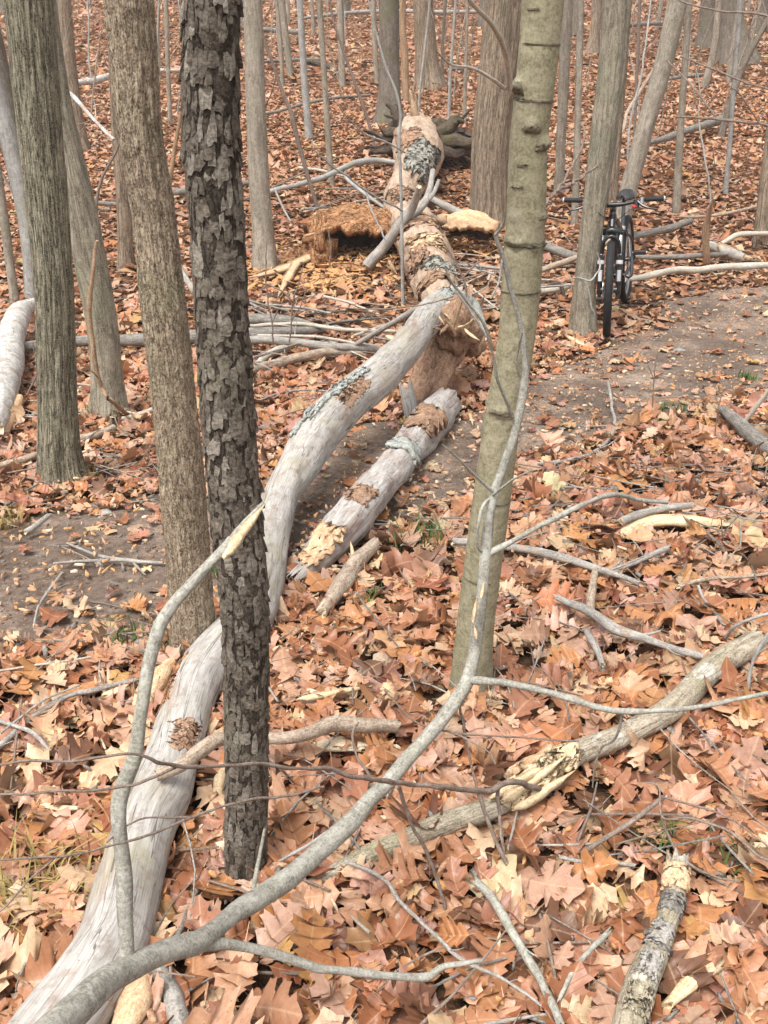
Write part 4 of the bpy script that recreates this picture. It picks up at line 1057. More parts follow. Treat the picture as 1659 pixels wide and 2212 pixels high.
# brown stain where the bark has come away
# upturned roots: thick twisted stubs round the torn end, soil between them
c0 = P[0]; T0 = (P[1] - P[0]) / np.linalg.norm(P[1] - P[0])
rr_ = np.random.RandomState(91); ex = np.array([1.0, 0, 0]); ez = np.array([0, .1, 1.0])
for k, (deg, L, r, mt) in enumerate(((-14, .75, .085, 'root'), (-2, .8, .075, 'mossy'), (6, .6, .06, 'root'), (14, .42, .09, 'mossy'), (30, .28, .075, 'mossy'), (62, .22, .05, 'snag'), (84, .42, .05, 'snag'), (104, .22, .05, 'root'), (130, .28, .05, 'root'),
        (152, .38, .055, 'root'), (166, .36, .06, 'mossy'), (180, .42, .05, 'root'), (196, .4, .06, 'root'), (-30, .6, .06, 'root'), (-6, .6, .04, 'root'), (176, .5, .03, 'root'), (-8, .8, .03, 'root'))):
    d = math.cos(R(deg)) * ex + math.sin(R(deg)) * ez - T0 * rr_.uniform(-.25, .35)
    s_ = c0 + (math.cos(R(deg)) * ex + math.sin(R(deg)) * ez) * .17 + T0 * .05
    p1_ = s_ + d * L * .4 + rr_.normal(0, .05, 3); p2_ = p1_ + (d + rr_.normal(0, .25, 3)) * L * .3; p3_ = p2_ + (d + rr_.normal(0, .35, 3) - [0, 0, .35]) * L * .22
    m_ = MB(); tube(m_, [s_ - d * .1, s_, p1_, p2_, p3_], [r * 1.5, r * 1.4, r * 1.0, r * .62, r * .22], 14, .02, disp=d_log(.05, 2.2, 9, 500 + k), end1=None, wig=.9)
    e_ = p2_ + (rr_.normal(0, .6, 3) + d * .5) * L * .35
    tube(m_, [p1_, (p1_ + e_) / 2 + rr_.normal(0, .03, 3), e_], [r * .5, r * .3, r * .06], 8, .03, disp=d_log(.03, 2.2, 9, 540 + k), end1=None, wig=.9)
    m_.build('root', M[mt], dead, loc=dl)
m_ = MB(); lump(m_, c0 - T0 * .10 + [0, 0, -.03], .30, .14, .26, 551, .7); lump(m_, c0 - T0 * .08 + [.36, 0, -.10], .32, .18, .17, 552, .9, fr=3.2); lump(m_, c0 - T0 * .08 + [-.22, 0, -.08], .16, .14, .18, 553, .9, fr=3.2); m_.build('root_soil', M['root'], dead, loc=dl)

def shell(mb, P, Rs, a0, a1, th, seed, mat=0, inner=1, nu=26, step=.05, amp=.05):
    """half a hollow rotten log: outer and inner skins joined along ragged edges"""
    C, Rr = spline(P, Rs, step); T, N, B = frames(C); nv = len(C); rs = np.random.RandomState(seed)
    # angle 0 points up
    Nn = np.array([0, 0, 1.0]) - T * T[:, 2:3]; Nn /= np.linalg.norm(Nn, axis=1)[:, None]; Bb = np.cross(T, Nn)
    A = np.linspace(a0, a1, nu)[None] + np.interp(np.linspace(0, 1, nu), [0, .5, 1], [1, 0, 1])[None] * (.28 * vnoise(np.arange(nv) * .35, seed, .5, seed) + .16 * vnoise(np.arange(nv) * 1.1, seed, .5, seed + 1))[:, None]
    v = np.arange(nv)[:, None] * step
    out = []
    for sgn, rr in ((0, Rr[:, None]), (1, Rr[:, None] * (1 - th))):
        h = amp * fbm(np.cos(A) * 3.5, np.sin(A) * 3.5, v * 9, 5, seed + sgn, .62)
        e = (vnoise(np.arange(nu) * .4, seed, .1, seed + 3) + .5 * vnoise(np.arange(nu) * 1.3, seed, .1, seed + 4)) * amp * 1.6
        X = C[:, None] + (rr + h)[..., None] * (np.cos(A)[..., None] * Nn[:, None] + np.sin(A)[..., None] * Bb[:, None])
        X[0] += T[0] * e[:, None]; X[-1] += T[-1] * e[:, None]
        out.append(X)
    V = np.concatenate([o.reshape(-1, 3) for o in out]); m0 = nu * nv
    i, k = np.meshgrid(np.arange(nv - 1), np.arange(nu - 1), indexing='ij'); a = (i * nu + k).ravel()
    Q = [np.stack([a, a + 1, a + nu + 1, a + nu], -1), np.stack([a + m0, a + m0 + nu, a + m0 + nu + 1, a + m0 + 1], -1)]
    bd = np.concatenate([np.arange(nu), np.arange(1, nv) * nu + nu - 1, (nv - 1) * nu + np.arange(nu - 2, -1, -1), np.arange(nv - 2, 0, -1) * nu]); bn = np.roll(bd, -1)
    Q.append(np.stack([bd, bd + m0, bn + m0, bn], -1))
    U = np.stack([A * Rr.mean(), np.repeat(v, nu, 1)], -1).reshape(-1, 2)
    mb.add(V, Q[0], U=np.concatenate([U, U]), qm=mat); n0 = 0
    mb.Q.append(np.concatenate(Q[1:]) + mb.n - len(V)); mb.qm.append(np.concatenate([np.full(len(Q[1]), inner), np.full(len(bd), mat)]))
pL = G(692, 572, .0); pR = G(850, 572, .0)
pL = np.array([pL[0], pL[1] + .12, pL[2] + .13]); pR = np.array([pR[0], pL[1] + .05, pL[2] + .0])
ho = thing('hollow_log', 'orange rotten hollow log with dark cavity left of the tan trunk', 'hollow log', None, tuple(pL))
mb = MB(); shell(mb, [pL, pL * .6 + pR * .4 + [0, 0, .04], pR], [.30, .32, .27], -2.4, 1.0, .34, 601, nu=44, step=.022, amp=.08)
mb.build('shell', [M['rotten'], M['root']], ho, loc=pL)  # inner skin coloured dark: the cavity's shade is put into the colour
mb = MB(); lump(mb, pL + [.0, -.14, .0], .13, .17, .27, 641, .9, fr=3.4); lump(mb, pL + [-.05, -.22, -.10], .16, .14, .13, 643, .9, fr=3.4); mb.build('crumbling_end', M['rotten'], ho, loc=pL)
mb = MB(); splinter(mb, pL + [-.06, -.05, .285], pL + [.40, -.02, .335], .16, .03, 642); mb.build('bark_flap', M['rotpale'], ho, loc=pL)
pL = G(965, 560, .0); pR = G(1058, 560, .0); pL = pL + [0, .12, .20]; pR = pR + [0, .06, .18]
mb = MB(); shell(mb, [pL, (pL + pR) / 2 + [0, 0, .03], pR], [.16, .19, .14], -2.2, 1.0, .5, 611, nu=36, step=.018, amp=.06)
ho = mb.build('broken_log', [M['rotpale'], M['root']], loc=pL); tag(ho, 'pale orange split log chunk right of the tan trunk, dark beneath', 'broken log')  # dark inner skin paints in the shade beneath the chunk

# ------------------------------------------------------------------ logs, sticks and planks on the ground
def fallen(name, label, L, mat, sides=10, step=.03, amp=.006, k=1.6, fv=5, cat=None, e0=.02, e1=.02, endm='chip', sub=(), group=None):
    """L: (px, py, width, height above ground) or (px, py, width, depth, 'd'); sub: side branches, the same way"""
    def conv(L):
        P, W = [], []
        for l in L:
            p = D(l[0], l[1], l[3]) if len(l) == 5 and l[4] == 'd' else (Yp(l[0], l[1], l[3]) if len(l) == 5 else G(l[0], l[1], l[3]))
            P.append(p); W.append(rad(l[2], p))
        return P, W
    P, W = conv(L)
    sd = abs(int(P[0][0] * 1000)) + len(label)
    mb = MB(); amp = min(amp, W[0] * .22)
    thin = np.mean(W) < .03
    pth = tube(mb, P, W, sides, step, disp=d_log(amp, k, fv, sd), end0=e0, end1=e1, mat=0, endmat=1, wig=1.1 if thin else .25)
    C_, R_, _f = pth; L_ = np.linalg.norm(np.diff(C_, axis=0), axis=1).sum()
    if np.mean(W) < .014 and L_ > .22:
        rs_ = np.random.RandomState(sd % 9999)
        for _ in range(int(rs_.randint(1, 4))):
            i_ = int(rs_.randint(len(C_) // 6, len(C_) - 2)); t_ = C_[i_ + 1] - C_[i_]; t_ /= np.linalg.norm(t_) + 1e-9
            q_ = t_ * rs_.uniform(.3, 1) + np.append(rs_.normal(0, .8, 2), rs_.uniform(0, .5)); q_ /= np.linalg.norm(q_); l_ = R_[i_] * rs_.uniform(4, 16)
            tube(mb, [C_[i_], C_[i_] + q_ * l_ * .5, C_[i_] + q_ * l_ + rs_.normal(0, .12, 3) * l_], [R_[i_] * .42, R_[i_] * .32, R_[i_] * .15], 6, .02, end1=.003)
    mats = [M[mat], M[endm]]
    if not sub:
        o = mb.build(name, mats, loc=P[0]); tag(o, label, cat or name.replace('_', ' '), group)
    else:
        o = thing(name, label, cat or name.replace('_', ' '), group, tuple(P[0]))
        mb.build('stem', mats, o, loc=P[0])
        for s in sub:
            p, w = conv(s); m_ = MB(); tube(m_, p, w, max(6, sides - 4), step, disp=d_log(min(amp * .5, w[0] * .2), k, fv, sd + 5), end1=None if w[-1] < .003 else .01, endmat=1)
            m_.build('side_branch', mats, o, loc=P[0])
    return o, pth
# log B: the second grey log on the path
ob, lb_path = fallen('broken_log', 'grey debarked log with brown stains lying across the dirt path', [(955, 880, 66, .09), (935, 905, 80, .10), (910, 938, 82, .10), (872, 985, 84, .10), (822, 1048, 82, .10), (775, 1105, 80, .10), (728, 1160, 80, .09), (690, 1202, 70, .07), (648, 1245, 56, .05)],
       'greylog_b', 36, .02, .022, 1.8, 6, 'log', .12, .10, 'rotbrown')
for o_ in [ob]:
    e = thing('broken_log', ob['label'], 'log', None, tuple(o_.location)); del o_['label']; del o_['category']
    wm = o_; wm.name = 'log_body'; wm.parent = e; wm.location = (0, 0, 0)
    l_ = np.array(e.location)
    a0 = ang_of(lb_path, 890, 955); patch(lb_path, a0 - .9, a0 + .9, near_v(lb_path, 893, 960), near_v(lb_path, 878, 978), .008, 'lichen', 421, 'bark_flake', e, l_, 18, 10, .02)
    a0 = ang_of(lb_path, 800, 1045); patch(lb_path, a0 - .6, a0 + .7, near_v(lb_path, 812, 1060), near_v(lb_path, 785, 1090), .002, 'rotbrown', 422, 'bark_flake', e, l_, 12, 12, .008)
    a0 = ang_of(lb_path, 925, 905); patch(lb_path, a0 - .8, a0 + .9, near_v(lb_path, 950, 885), near_v(lb_path, 915, 930), .003, 'rotbrown', 423, 'bark_flake', e, l_, 14, 12, .012)
    a0 = ang_of(lb_path, 715, 1150); patch(lb_path, a0 - .6, a0 + .8, near_v(lb_path, 735, 1150), near_v(lb_path, 665, 1225), .003, 'rotpale', 424, 'bark_flake', e, l_, 14, 16, .015)
    bpy.context.view_layer.update(); e.name = 'broken_log'
S = fallen
LOG = S('fallen_log', 'mossy tan log with splintered middle at lower right under leaves', [(1624, 1394, 49, 0.085), (1560, 1432, 51, 0.085), (1450, 1522, 51, 0.085), (1375, 1568, 48, 0.080), (1300, 1600, 48, 0.080), (1235, 1625, 51, 0.080), (1160, 1672, 55, 0.080), (1080, 1725, 51, 0.075), (980, 1765, 51, 0.070), (860, 1815, 49, 0.065), (760, 1860, 47, 0.055), (670, 1920, 39, 0.035)], 'paletan', 24, .02, .012, 1.4, 6, 'log', .05, .05)
ol = LOG[0]; lp = LOG[1]
e = thing('fallen_log', ol['label'], 'log', None, tuple(ol.location)); del ol['label']; del ol['category']
ol.name = 'log_body'; ol.parent = e; ol.location = (0, 0, 0); l_ = np.array(e.location)
a0 = ang_of(lp, 1165, 1655)
patch(lp, a0 - 1.5, a0 + 1.2, near_v(lp, 1242, 1620), near_v(lp, 1085, 1722), .006, 'fresh', 431, 'split_wood', e, l_, 26, 26, .016)
patch(lp, a0 + .1, a0 + 1.3, near_v(lp, 1215, 1640), near_v(lp, 1130, 1690), .016, 'rotpale', 432, 'split_wood', e, l_, 14, 16, .014)
for k, (a, b, w) in enumerate((((1080, 1738, .105), (1215, 1640, .125), .03), ((1062, 1722, .12), (1200, 1640, .13), .025), ((1105, 1752, .085), (1238, 1668, .10), .03))):
    m_ = MB(); splinter(m_, G(*a), G(*b), w, .010, 700 + k); m_.build('splinter', [M['fresh']], e, loc=l_)
STUB = S('fallen_log', 'lichened grey log with a pale broken top at lower right corner', [(1462, 1872, 45, 0.095), (1455, 1925, 46, 0.090), (1440, 1975, 46, 0.085), (1420, 2035, 53, 0.085), (1398, 2100, 61, 0.085), (1375, 2170, 67, 0.085), (1345, 2260, 72, 0.085)], 'paletan', 22, .015, .008, 1.6, 8, 'log', .04, .04)
ol, lp = STUB
e = thing('fallen_log', ol['label'], 'log', None, tuple(ol.location)); del ol['label']; del ol['category']
ol.name = 'log_body'; ol.parent = e; ol.location = (0, 0, 0); l_ = np.array(e.location)
for k, (px, py, da, dv, mt) in enumerate(((1460, 1890, 1.5, .03, 'rotpale'), (1450, 1945, 1.6, .022, 'stick_dark'), (1430, 2010, 1.0, .03, 'stick_grey'), (1405, 2080, .7, .03, 'stick_grey'), (1385, 2160, .8, .03, 'paletan'))):
    v_, a_ = aim(lp, px, py); patch(lp, a_ - da, a_ + da, v_ - dv, v_ + dv, .002, mt, 480 + k, 'bark_flake', e, l_, 22, 14, .006)
S('stick', 'grey cut stick with a blunt upper end in the front leaves', [(1032, 1908, 20, 0.100), (1062, 1945, 20, 0.100), (1095, 1995, 19, 0.100), (1140, 2070, 20, 0.090), (1175, 2125, 20, 0.090), (1208, 2205, 18, 0.090)], 'sapling', 12, .015, .002, cat='stick')
S('stick', 'short greenish cut stick with white end in the front leaves', [(1308, 2020, 13, 0.120), (1278, 2050, 13, 0.110), (1240, 2090, 12, 0.100), (1212, 2150, 11, 0.080)], 'sapling', 10, .015, .001, cat='stick')
S('stick', 'small pale tipped twig above the green cut stick', [(1218, 1853, 9, .07), (1260, 1862, 9, .07), (1300, 1865, 9, .07), (1360, 1868, 8, .07)], 'stick_grey', 8, .02, .001, cat='stick')
S('stick', 'brown stick slanting up right among the front leaves', [(1265, 1838, 13, .06), (1310, 1808, 12, .09), (1360, 1775, 12, .12), (1425, 1728, 12, .16)], 'twig', 10, .02, .001, cat='stick')
def chunk(name, label, pts, w, th, mat, cat='wood chunk', seed=0):
    m_ = MB(); P = [G(a, b, h) for a, b, h in pts]; W = [rad(w, p) for p in P]
    W[0] *= .7; W[-1] *= .55
    tube(m_, P, W, 12, .02, disp=d_log(W[1] * .28, 2.2, 9, seed), end0=.02, end1=.03)
    for v in m_.V[:1]: pass
    V = m_.V[0]; c = np.mean(P, 0); V[:, 2] = c[2] + (V[:, 2] - c[2]) * th
    o = m_.build(name, M[mat], loc=P[0]); return tag(o, label, cat)
chunk('wood_chunk', 'pale split wood chunk at the lower right corner', [(1545, 2085, .06), (1500, 2115, .06), (1450, 2165, .05)], 40, .7, 'fresh', seed=1)
chunk('wood_chunk', 'curved cream wood slab with brown end on the right leaves', [(1340, 1158, .05), (1385, 1130, .06), (1440, 1122, .06), (1500, 1128, .05), (1560, 1132, .05)], 38, .6, 'fresh', seed=2)
chunk('wood_chunk', 'cream wood slab left of the grey fallen limb', [(235, 1500, .06), (270, 1482, .07), (305, 1470, .07)], 26, .6, 'fresh', seed=3)
chunk('wood_chunk', 'crumbling orange wood lump against the grey fallen limb', [(300, 1545, .04), (318, 1500, .06), (345, 1460, .08), (362, 1440, .08)], 52, .8, 'rotpale', seed=4)
chunk('wood_chunk', 'pale flat wood piece behind the broken crossing branch', [(690, 1615, .05), (735, 1605, .06), (780, 1615, .05)], 44, .45, 'chip', seed=5)
chunk('wood_chunk', 'yellow rotten wood under the sapling fork at the bottom edge', [(262, 2230, .07), (290, 2160, .08), (305, 2100, .07)], 74, .8, 'rotpale', seed=6)
chunk('wood_chunk', 'cream splintered wood beside the limb at lower left', [(105, 1742, .05), (150, 1746, .06), (195, 1750, .05)], 20, .6, 'fresh', seed=7)
chunk('wood_chunk', 'cream shard standing behind the foot of the flaky trunk', [(470, 1720, .04), (475, 1680, .06), (485, 1655, .08)], 26, .6, 'fresh', seed=8)
chunk('wood_chunk', 'white curved wood piece on the leaves by the bicycle trunk', [(1228, 728, .05), (1245, 738, .05), (1258, 745, .04)], 12, .7, 'fresh', seed=9)
chunk('wood_chunk', 'pale shard fallen right of the rotten stub', [(1030, 748, .05), (1042, 738, .07), (1050, 730, .09)], 11, .6, 'fresh', seed=10)
def shard(label, a, b, w, seed, mat='fresh', name='wood_splinter'):
    m_ = MB(); p0 = G(*a); splinter(m_, p0, G(*b), w, .008, seed); return tag(m_.build(name, [M[mat]], loc=p0), label, 'wood splinter')
shard('long cream splinter lying left of the olive trunk foot', (640, 1512, .07), (805, 1482, .07), .022, 801)
shard('upright cream splinter beside the stained log end', (768, 1225, .05), (757, 1172, .11), .022, 802)
shard('thin pale splinter on the path left of the olive trunk', (1012, 888, .03), (1022, 915, .05), .03, 803)
shard('pale flat strip on the dark sticks behind the limb', (835, 728, .10), (880, 738, .10), .05, 804)
shard('orange plank split from the hollow log, pointing left', (705, 545, .12), (528, 612, .05), .12, 805, 'rotpale')
shard('orange forked slab below the hollow log', (648, 555, .12), (600, 640, .06), .10, 806, 'rotpale')
shard('low orange plank in front of the dark cavity', (718, 575, .08), (845, 585, .07), .09, 807, 'rotten')
shard('small orange splinter leaning right of the cavity', (838, 560, .20), (858, 592, .08), .05, 808, 'rotpale')
shard('pale broken slab beside the standing stub at right', (1548, 532, .14), (1625, 560, .05), .13, 809, 'rotpale')
# bark branch crossing the limb
S('dead_branch', 'crooked grey brown dead branch crossing the limb behind the flaky trunk', [(345, 1672, 26, 0.170), (390, 1655, 30, 0.180), (430, 1625, 34, 0.180), (462, 1602, 32, 0.180), (500, 1597, 28, 0.160), (560, 1594, 28, 0.150), (620, 1592, 28, 0.140), (670, 1580, 28, 0.130), (720, 1560, 34, 0.120), (780, 1562, 32, 0.110), (850, 1568, 30, 0.090)], 'stick_brown', 14, .012, .006, 2, 14, 'branch', .01, .02)
S('stick', 'dry brown log piece lying right of the stained log', [(806, 1180, 30, 0.080), (778, 1205, 34, 0.080), (745, 1245, 36, 0.080), (715, 1285, 32, 0.075), (695, 1322, 26, 0.070)], 'stick_brown', 16, .015, .006, 2, 9, 'log', .03, .03)
# right-hand sticks
S('stick', 'long straight grey stick right of the olive trunk', [(985, 1170, 16, 0.080), (1100, 1180, 18, 0.080), (1200, 1200, 18, 0.085), (1290, 1230, 16, 0.085), (1375, 1258, 12, 0.090)], 'stick_grey', 10, .03, .002, cat='stick')
S('stick', 'slanting stick touching the long straight one at its right', [(1300, 1240, 10, .06), (1360, 1218, 11, .07), (1440, 1185, 12, .09)], 'stick_grey', 8, .03, .002, cat='stick')
S('stick', 'weathered bent branch lying in the leaves right of the sapling', [(1205, 1292, 14, 0.100), (1245, 1310, 18, 0.100), (1290, 1335, 22, 0.100), (1330, 1362, 24, 0.095), (1390, 1380, 18, 0.090), (1450, 1398, 16, 0.090), (1505, 1415, 15, 0.080)], 'stick_grey', 12, .02, .004, 2, 12, 'branch')
S('stick', 'stubby brown branch stump standing above the bent branch', [(1275, 1325, 18, 0.080), (1277, 1285, 20, 0.100), (1285, 1240, 16, 0.140)], 'stick_brown', 10, .02, .003, cat='stick')
S('stick', 'short dark stick below the bent branch', [(1268, 1365, 16, 0.080), (1282, 1395, 16, 0.080), (1300, 1432, 13, 0.070)], 'stick_grey', 10, .02, .003, cat='stick')
S('stick', 'grey curved stick above the cream wood slab', [(1345, 1125, 18, 0.090), (1400, 1105, 18, 0.090), (1450, 1098, 17, 0.090), (1490, 1092, 14, 0.090)], 'stick_grey', 10, .02, .002, cat='stick')
S('fallen_branch', 'dark grey branch entering at the right edge above the leaves', [(1562, 885, 22, .10), (1590, 910, 30, .09), (1625, 942, 38, .08), (1680, 985, 42, .07), (1740, 1030, 44, .07)], 'stick_dark', 16, .03, .008, 2, 8, 'branch')
S('stick', 'pale thin pole leaning at the right edge above the dark branch', [(1612, 908, 9, .06), (1635, 878, 10, .14), (1665, 840, 11, .24), (1700, 800, 11, .35)], 'stick_pale', 8, .03, .002, cat='stick')
S('stick', 'hooked thin stick lying across the path right of the olive trunk', [(1314, 825, 6, .10), (1322, 880, 7, .06), (1326, 915, 8, .05), (1312, 955, 9, .045), (1270, 985, 9, .04), (1200, 998, 9, .04), (1140, 1006, 8, .04)], 'stick_grey', 8, .03, .002, cat='stick')
S('stick', 'thin grey stick beside the path behind the sapling', [(1130, 1080, 5, .05), (1190, 1062, 6, .05), (1235, 1052, 6, .05)], 'stick_grey', 6, .03, .001, cat='stick')
S('stick', 'brown thin stick curving among leaves at the right', [(1480, 1120, 6, .07), (1540, 1160, 6, .07), (1565, 1190, 7, .06)], 'twig', 6, .03, .001, cat='stick')
S('stick', 'long brown stick lying level among the right leaves', [(1470, 1265, 9, .07), (1540, 1250, 9, .07), (1620, 1245, 8, .07), (1680, 1235, 8, .07)], 'stick_brown', 8, .03, .002, cat='stick')
S('stick', 'forked grey twig in the right leaves above the mossy log', [(1510, 1270, 7, .08), (1530, 1310, 8, .07), (1560, 1345, 8, .06)], 'stick_grey', 6, .03, .002, cat='stick')
S('stick', 'arched grey shoot over the top of the mossy log', [(1570, 1375, 6, .10), (1590, 1352, 7, .16), (1630, 1335, 7, .2), (1690, 1320, 7, .22)], 'palebark', 8, .03, .001, cat='stick')
S('stick', 'pale upright shoot at the right edge beside the mossy log', [(1610, 1512, 9, .06), (1622, 1440, 8, .16), (1640, 1400, 8, .22), (1680, 1340, 7, .3)], 'palebark', 8, .03, .001, cat='stick')
# left-hand sticks
S('fallen_log', 'white peeling log with lichen leaning in at the left edge', [(66, 658, 28, .20), (40, 680, 52, .20), (22, 730, 62, .18), (12, 790, 66, .15), (2, 850, 62, .12), (-14, 920, 50, .08)], 'stick_white', 26, .03, .018, 2, 6, 'log', .04, .1)
S('fallen_branch', 'broken pale slab of wood under the white log at left edge', [(40, 862, 20, .10), (18, 905, 34, .06), (0, 948, 30, .02)], 'rotpale', 12, .03, .012, 2, 8, 'wood slab')
S('fallen_log', 'long dark log lying level behind the left trunks', [(30, 752, 24, .12), (160, 738, 24, .12), (300, 735, 28, .12), (420, 728, 32, .12), (540, 722, 32, .12), (640, 716, 22, .12), (700, 712, 12, .11)], 'stick_dark', 18, .05, .012, 2, 4, 'log')
S('fallen_log', 'second dark log just above the long dark one', [(505, 690, 26, .12), (560, 690, 28, .12), (620, 695, 26, .12), (690, 708, 14, .1)], 'stick_dark', 16, .05, .012, 2, 4, 'log')
S('fallen_branch', 'smooth bowed grey branch lying left of the neck of the limb', [(500, 742, 16, .10), (560, 735, 18, .12), (640, 738, 18, .12), (720, 750, 18, .12), (815, 752, 16, .12)], 'stick_grey', 12, .04, .004, cat='branch')
S('stick', 'thin pale pole above the bowed grey branch', [(520, 705, 8, .14), (640, 700, 9, .15), (740, 712, 9, .14), (850, 716, 8, .12)], 'stick_pale', 8, .05, .002, cat='stick')
S('stick', 'thin straight pale stick under the pale pole', [(560, 725, 7, .14), (680, 728, 7, .14), (790, 745, 7, .13)], 'stick_pale', 8, .05, .002, cat='stick')
S('stick', 'grey pole propped on the neck of the limb, slanting right', [(762, 748, 10, .13), (830, 710, 12, .28), (890, 675, 13, .42), (945, 640, 13, .56)], 'stick_grey', 10, .04, .002, cat='pole')
S('fallen_branch', 'tan branch lying left of the limb below the bowed one', [(530, 805, 18, .07), (600, 785, 20, .08), (660, 770, 20, .09), (720, 760, 20, .09), (790, 762, 18, .09)], 'stick_brown', 12, .04, .005, cat='branch')
S('stick', 'short pale ended stick left of the tan branch', [(555, 790, 18, .06), (580, 768, 17, .07), (620, 750, 15, .08)], 'stick_pale', 10, .03, .004, cat='stick')
S('stick', 'thin curved twig lying left of the lichened limb', [(560, 865, 4, .06), (600, 850, 5, .07), (650, 843, 5, .07), (710, 845, 4, .07)], 'stick_grey', 6, .04, .001, cat='stick')
S('fallen_branch', 'crooked grey branch reaching left from the tan trunk', [(545, 435, 10, .2), (590, 412, 11, .28), (640, 400, 11, .3), (700, 383, 12, .34), (745, 362, 14, .38), (775, 350, 14, .4), (815, 346, 13, .38), (862, 352, 11, .36)], 'palebark', 10, .05, .006, cat='branch',
  sub=([(745, 362, 9, .38), (748, 385, 8, .3), (790, 420, 8, .26), (840, 455, 7, .2)], [(595, 412, 5, .28), (612, 450, 5, .15), (628, 478, 4, .06)]))
S('fallen_branch', 'forked pale branch propped over the tan trunk', [(795, 572, 24, .12), (832, 530, 24, .28), (862, 488, 22, .45), (890, 450, 18, .6), (905, 405, 12, .8)], 'stick_grey', 12, .04, .005, cat='branch',
  sub=([(885, 470, 20, .5), (915, 440, 18, .6), (928, 410, 14, .66), (935, 370, 12, .75)], [(915, 440, 12, .6), (935, 420, 10, .65), (948, 390, 8, .75)]))
S('fallen_log', 'blue grey pole running right from the tan trunk to the broad trunk', [(925, 425, 14, .34), (960, 445, 17, .28), (1000, 465, 19, .2), (1045, 486, 18, .15)], 'stick_grey', 12, .05, .005, cat='pole')
S('stick', 'dark log end between olive trunk and bicycle trunk', [(1165, 525, 22, .12), (1200, 540, 22, .12), (1245, 556, 22, .11)], 'stick_dark', 14, .05, .008, cat='log')
S('stick', 'smooth brown pole crossing behind the bicycle trunk and over the wheel', [(1150, 592, 12, .20), (1200, 572, 13, .26), (1250, 552, 13, .32), (1292, 532, 13, .37), (1345, 508, 11, .44)], 'stick_brown', 10, .05, .002, cat='pole')
S('fallen_branch', 'long smooth grey pole lying right from the bicycle', [(1340, 604, 13, .15), (1400, 595, 14, .17), (1465, 582, 15, .18), (1500, 583, 15, .18), (1560, 576, 15, .18), (1680, 570, 15, .18)], 'stick_pale', 12, .05, .004, cat='pole')
S('stick', 'pale bent stick lying left of the bicycle trunk', [(1120, 645, 12, .08), (1160, 632, 14, .09), (1200, 626, 14, .09), (1228, 618, 13, .08)], 'stick_pale', 10, .04, .003, cat='stick')
S('stick', 'dark hooked root tip left of the bicycle trunk', [(1185, 615, 8, .12), (1208, 613, 9, .14), (1215, 625, 8, .10), (1220, 645, 7, .03)], 'root', 8, .03, .003, cat='stick')
S('fallen_log', 'dark log sloping right behind the bicycle', [(1345, 515, 16, .12), (1400, 503, 18, .12), (1450, 492, 18, .12), (1490, 478, 14, .12)], 'stick_dark', 12, .06, .01, cat='log')
S('fallen_log', 'thin dark log lying level right of the rear wheel', [(1355, 552, 9, .1), (1420, 556, 11, .1), (1500, 552, 11, .1), (1600, 546, 9, .1)], 'stick_dark', 10, .06, .006, cat='log')
S('broken_stub', 'broken upright stub standing right of the bicycle', [(1525, 575, 16, .0), (1524, 530, 16, .2), (1527, 480, 14, .42), (1540, 435, 7, .62)], 'snag', 12, .04, .012, 2, 8, cat='stub', e1=.08)
S('fallen_log', 'grey fallen pole behind the broken stub', [(1535, 530, 18, .12), (1570, 545, 20, .1), (1605, 556, 16, .08)], 'stick_grey', 12, .05, .008, cat='log')
S('stick', 'white bleached forked stick by the right edge', [(1560, 525, 10, .1), (1595, 508, 12, .14), (1640, 505, 10, .14), (1700, 500, 9, .14)], 'stick_pale', 8, .05, .003, cat='stick')
S('fallen_log', 'dark fallen log far behind the slanting trunk at right', [(1395, 310, 10, .15), (1440, 298, 15, .16), (1490, 280, 17, .17), (1550, 262, 19, .18), (1565, 258, 16, .18)], 'stick_dark', 12, .1, .02, cat='log')
S('fallen_log', 'thin brown fallen pole far right above the bicycle', [(1470, 468, 6, .1), (1540, 466, 7, .12), (1600, 455, 7, .14), (1660, 440, 7, .16)], 'stick_brown', 8, .1, .004, cat='log')
S('fallen_log', 'brown log lying between shaggy trunk and flaky trunk', [(355, 415, 14, .12), (385, 415, 16, .12), (430, 410, 16, .12), (535, 395, 12, .12)], 'stick_dark', 12, .1, .015, cat='log')
S('fallen_branch', 'thin dark fallen limb left of the shaggy trunk', [(120, 432, 8, .1), (215, 438, 9, .12), (270, 440, 9, .12), (300, 432, 8, .12)], 'stick_dark', 8, .1, .004, cat='branch')
S('fallen_branch', 'bleached twisted branch hanging between the left trunks', [(125, 130, 5, 8.2, 'Y'), (140, 190, 7, 8.0, 'Y'), (165, 215, 9, 7.8, 'Y'), (205, 260, 8, 7.6, 'Y'), (245, 300, 7, 7.4, 'Y')], 'stick_white', 8, .05, .003, cat='branch')
S('fallen_branch', 'bent grey branch with white torn end right of shaggy trunk', [(372, 490, 9, .55), (378, 520, 12, .42), (385, 565, 12, .28), (405, 605, 14, .16), (430, 640, 14, .08)], 'stick_grey', 10, .04, .004, cat='branch')
S('stick', 'short thick stick lying at the left edge by the furrowed trunk', [(-20, 1010, 14, .05), (30, 998, 16, .06), (85, 982, 15, .06)], 'stick_brown', 12, .03, .003, cat='stick')
S('stick', 'pale stick lying at the foot of the leaning mossy trunk', [(262, 905, 9, .05), (300, 895, 12, .06), (345, 880, 13, .06)], 'stick_pale', 10, .03, .003, cat='stick')
S('stick', 'short log between furrowed trunk and shaggy trunk', [(170, 948, 16, .05), (205, 938, 18, .06), (245, 925, 15, .06)], 'stick_brown', 12, .03, .004, cat='log')
S('stick', 'grey stub of wood on the path edge at left', [(58, 1148, 12, .04), (80, 1133, 13, .05), (103, 1115, 12, .06)], 'stick_grey', 10, .02, .002, cat='stick')
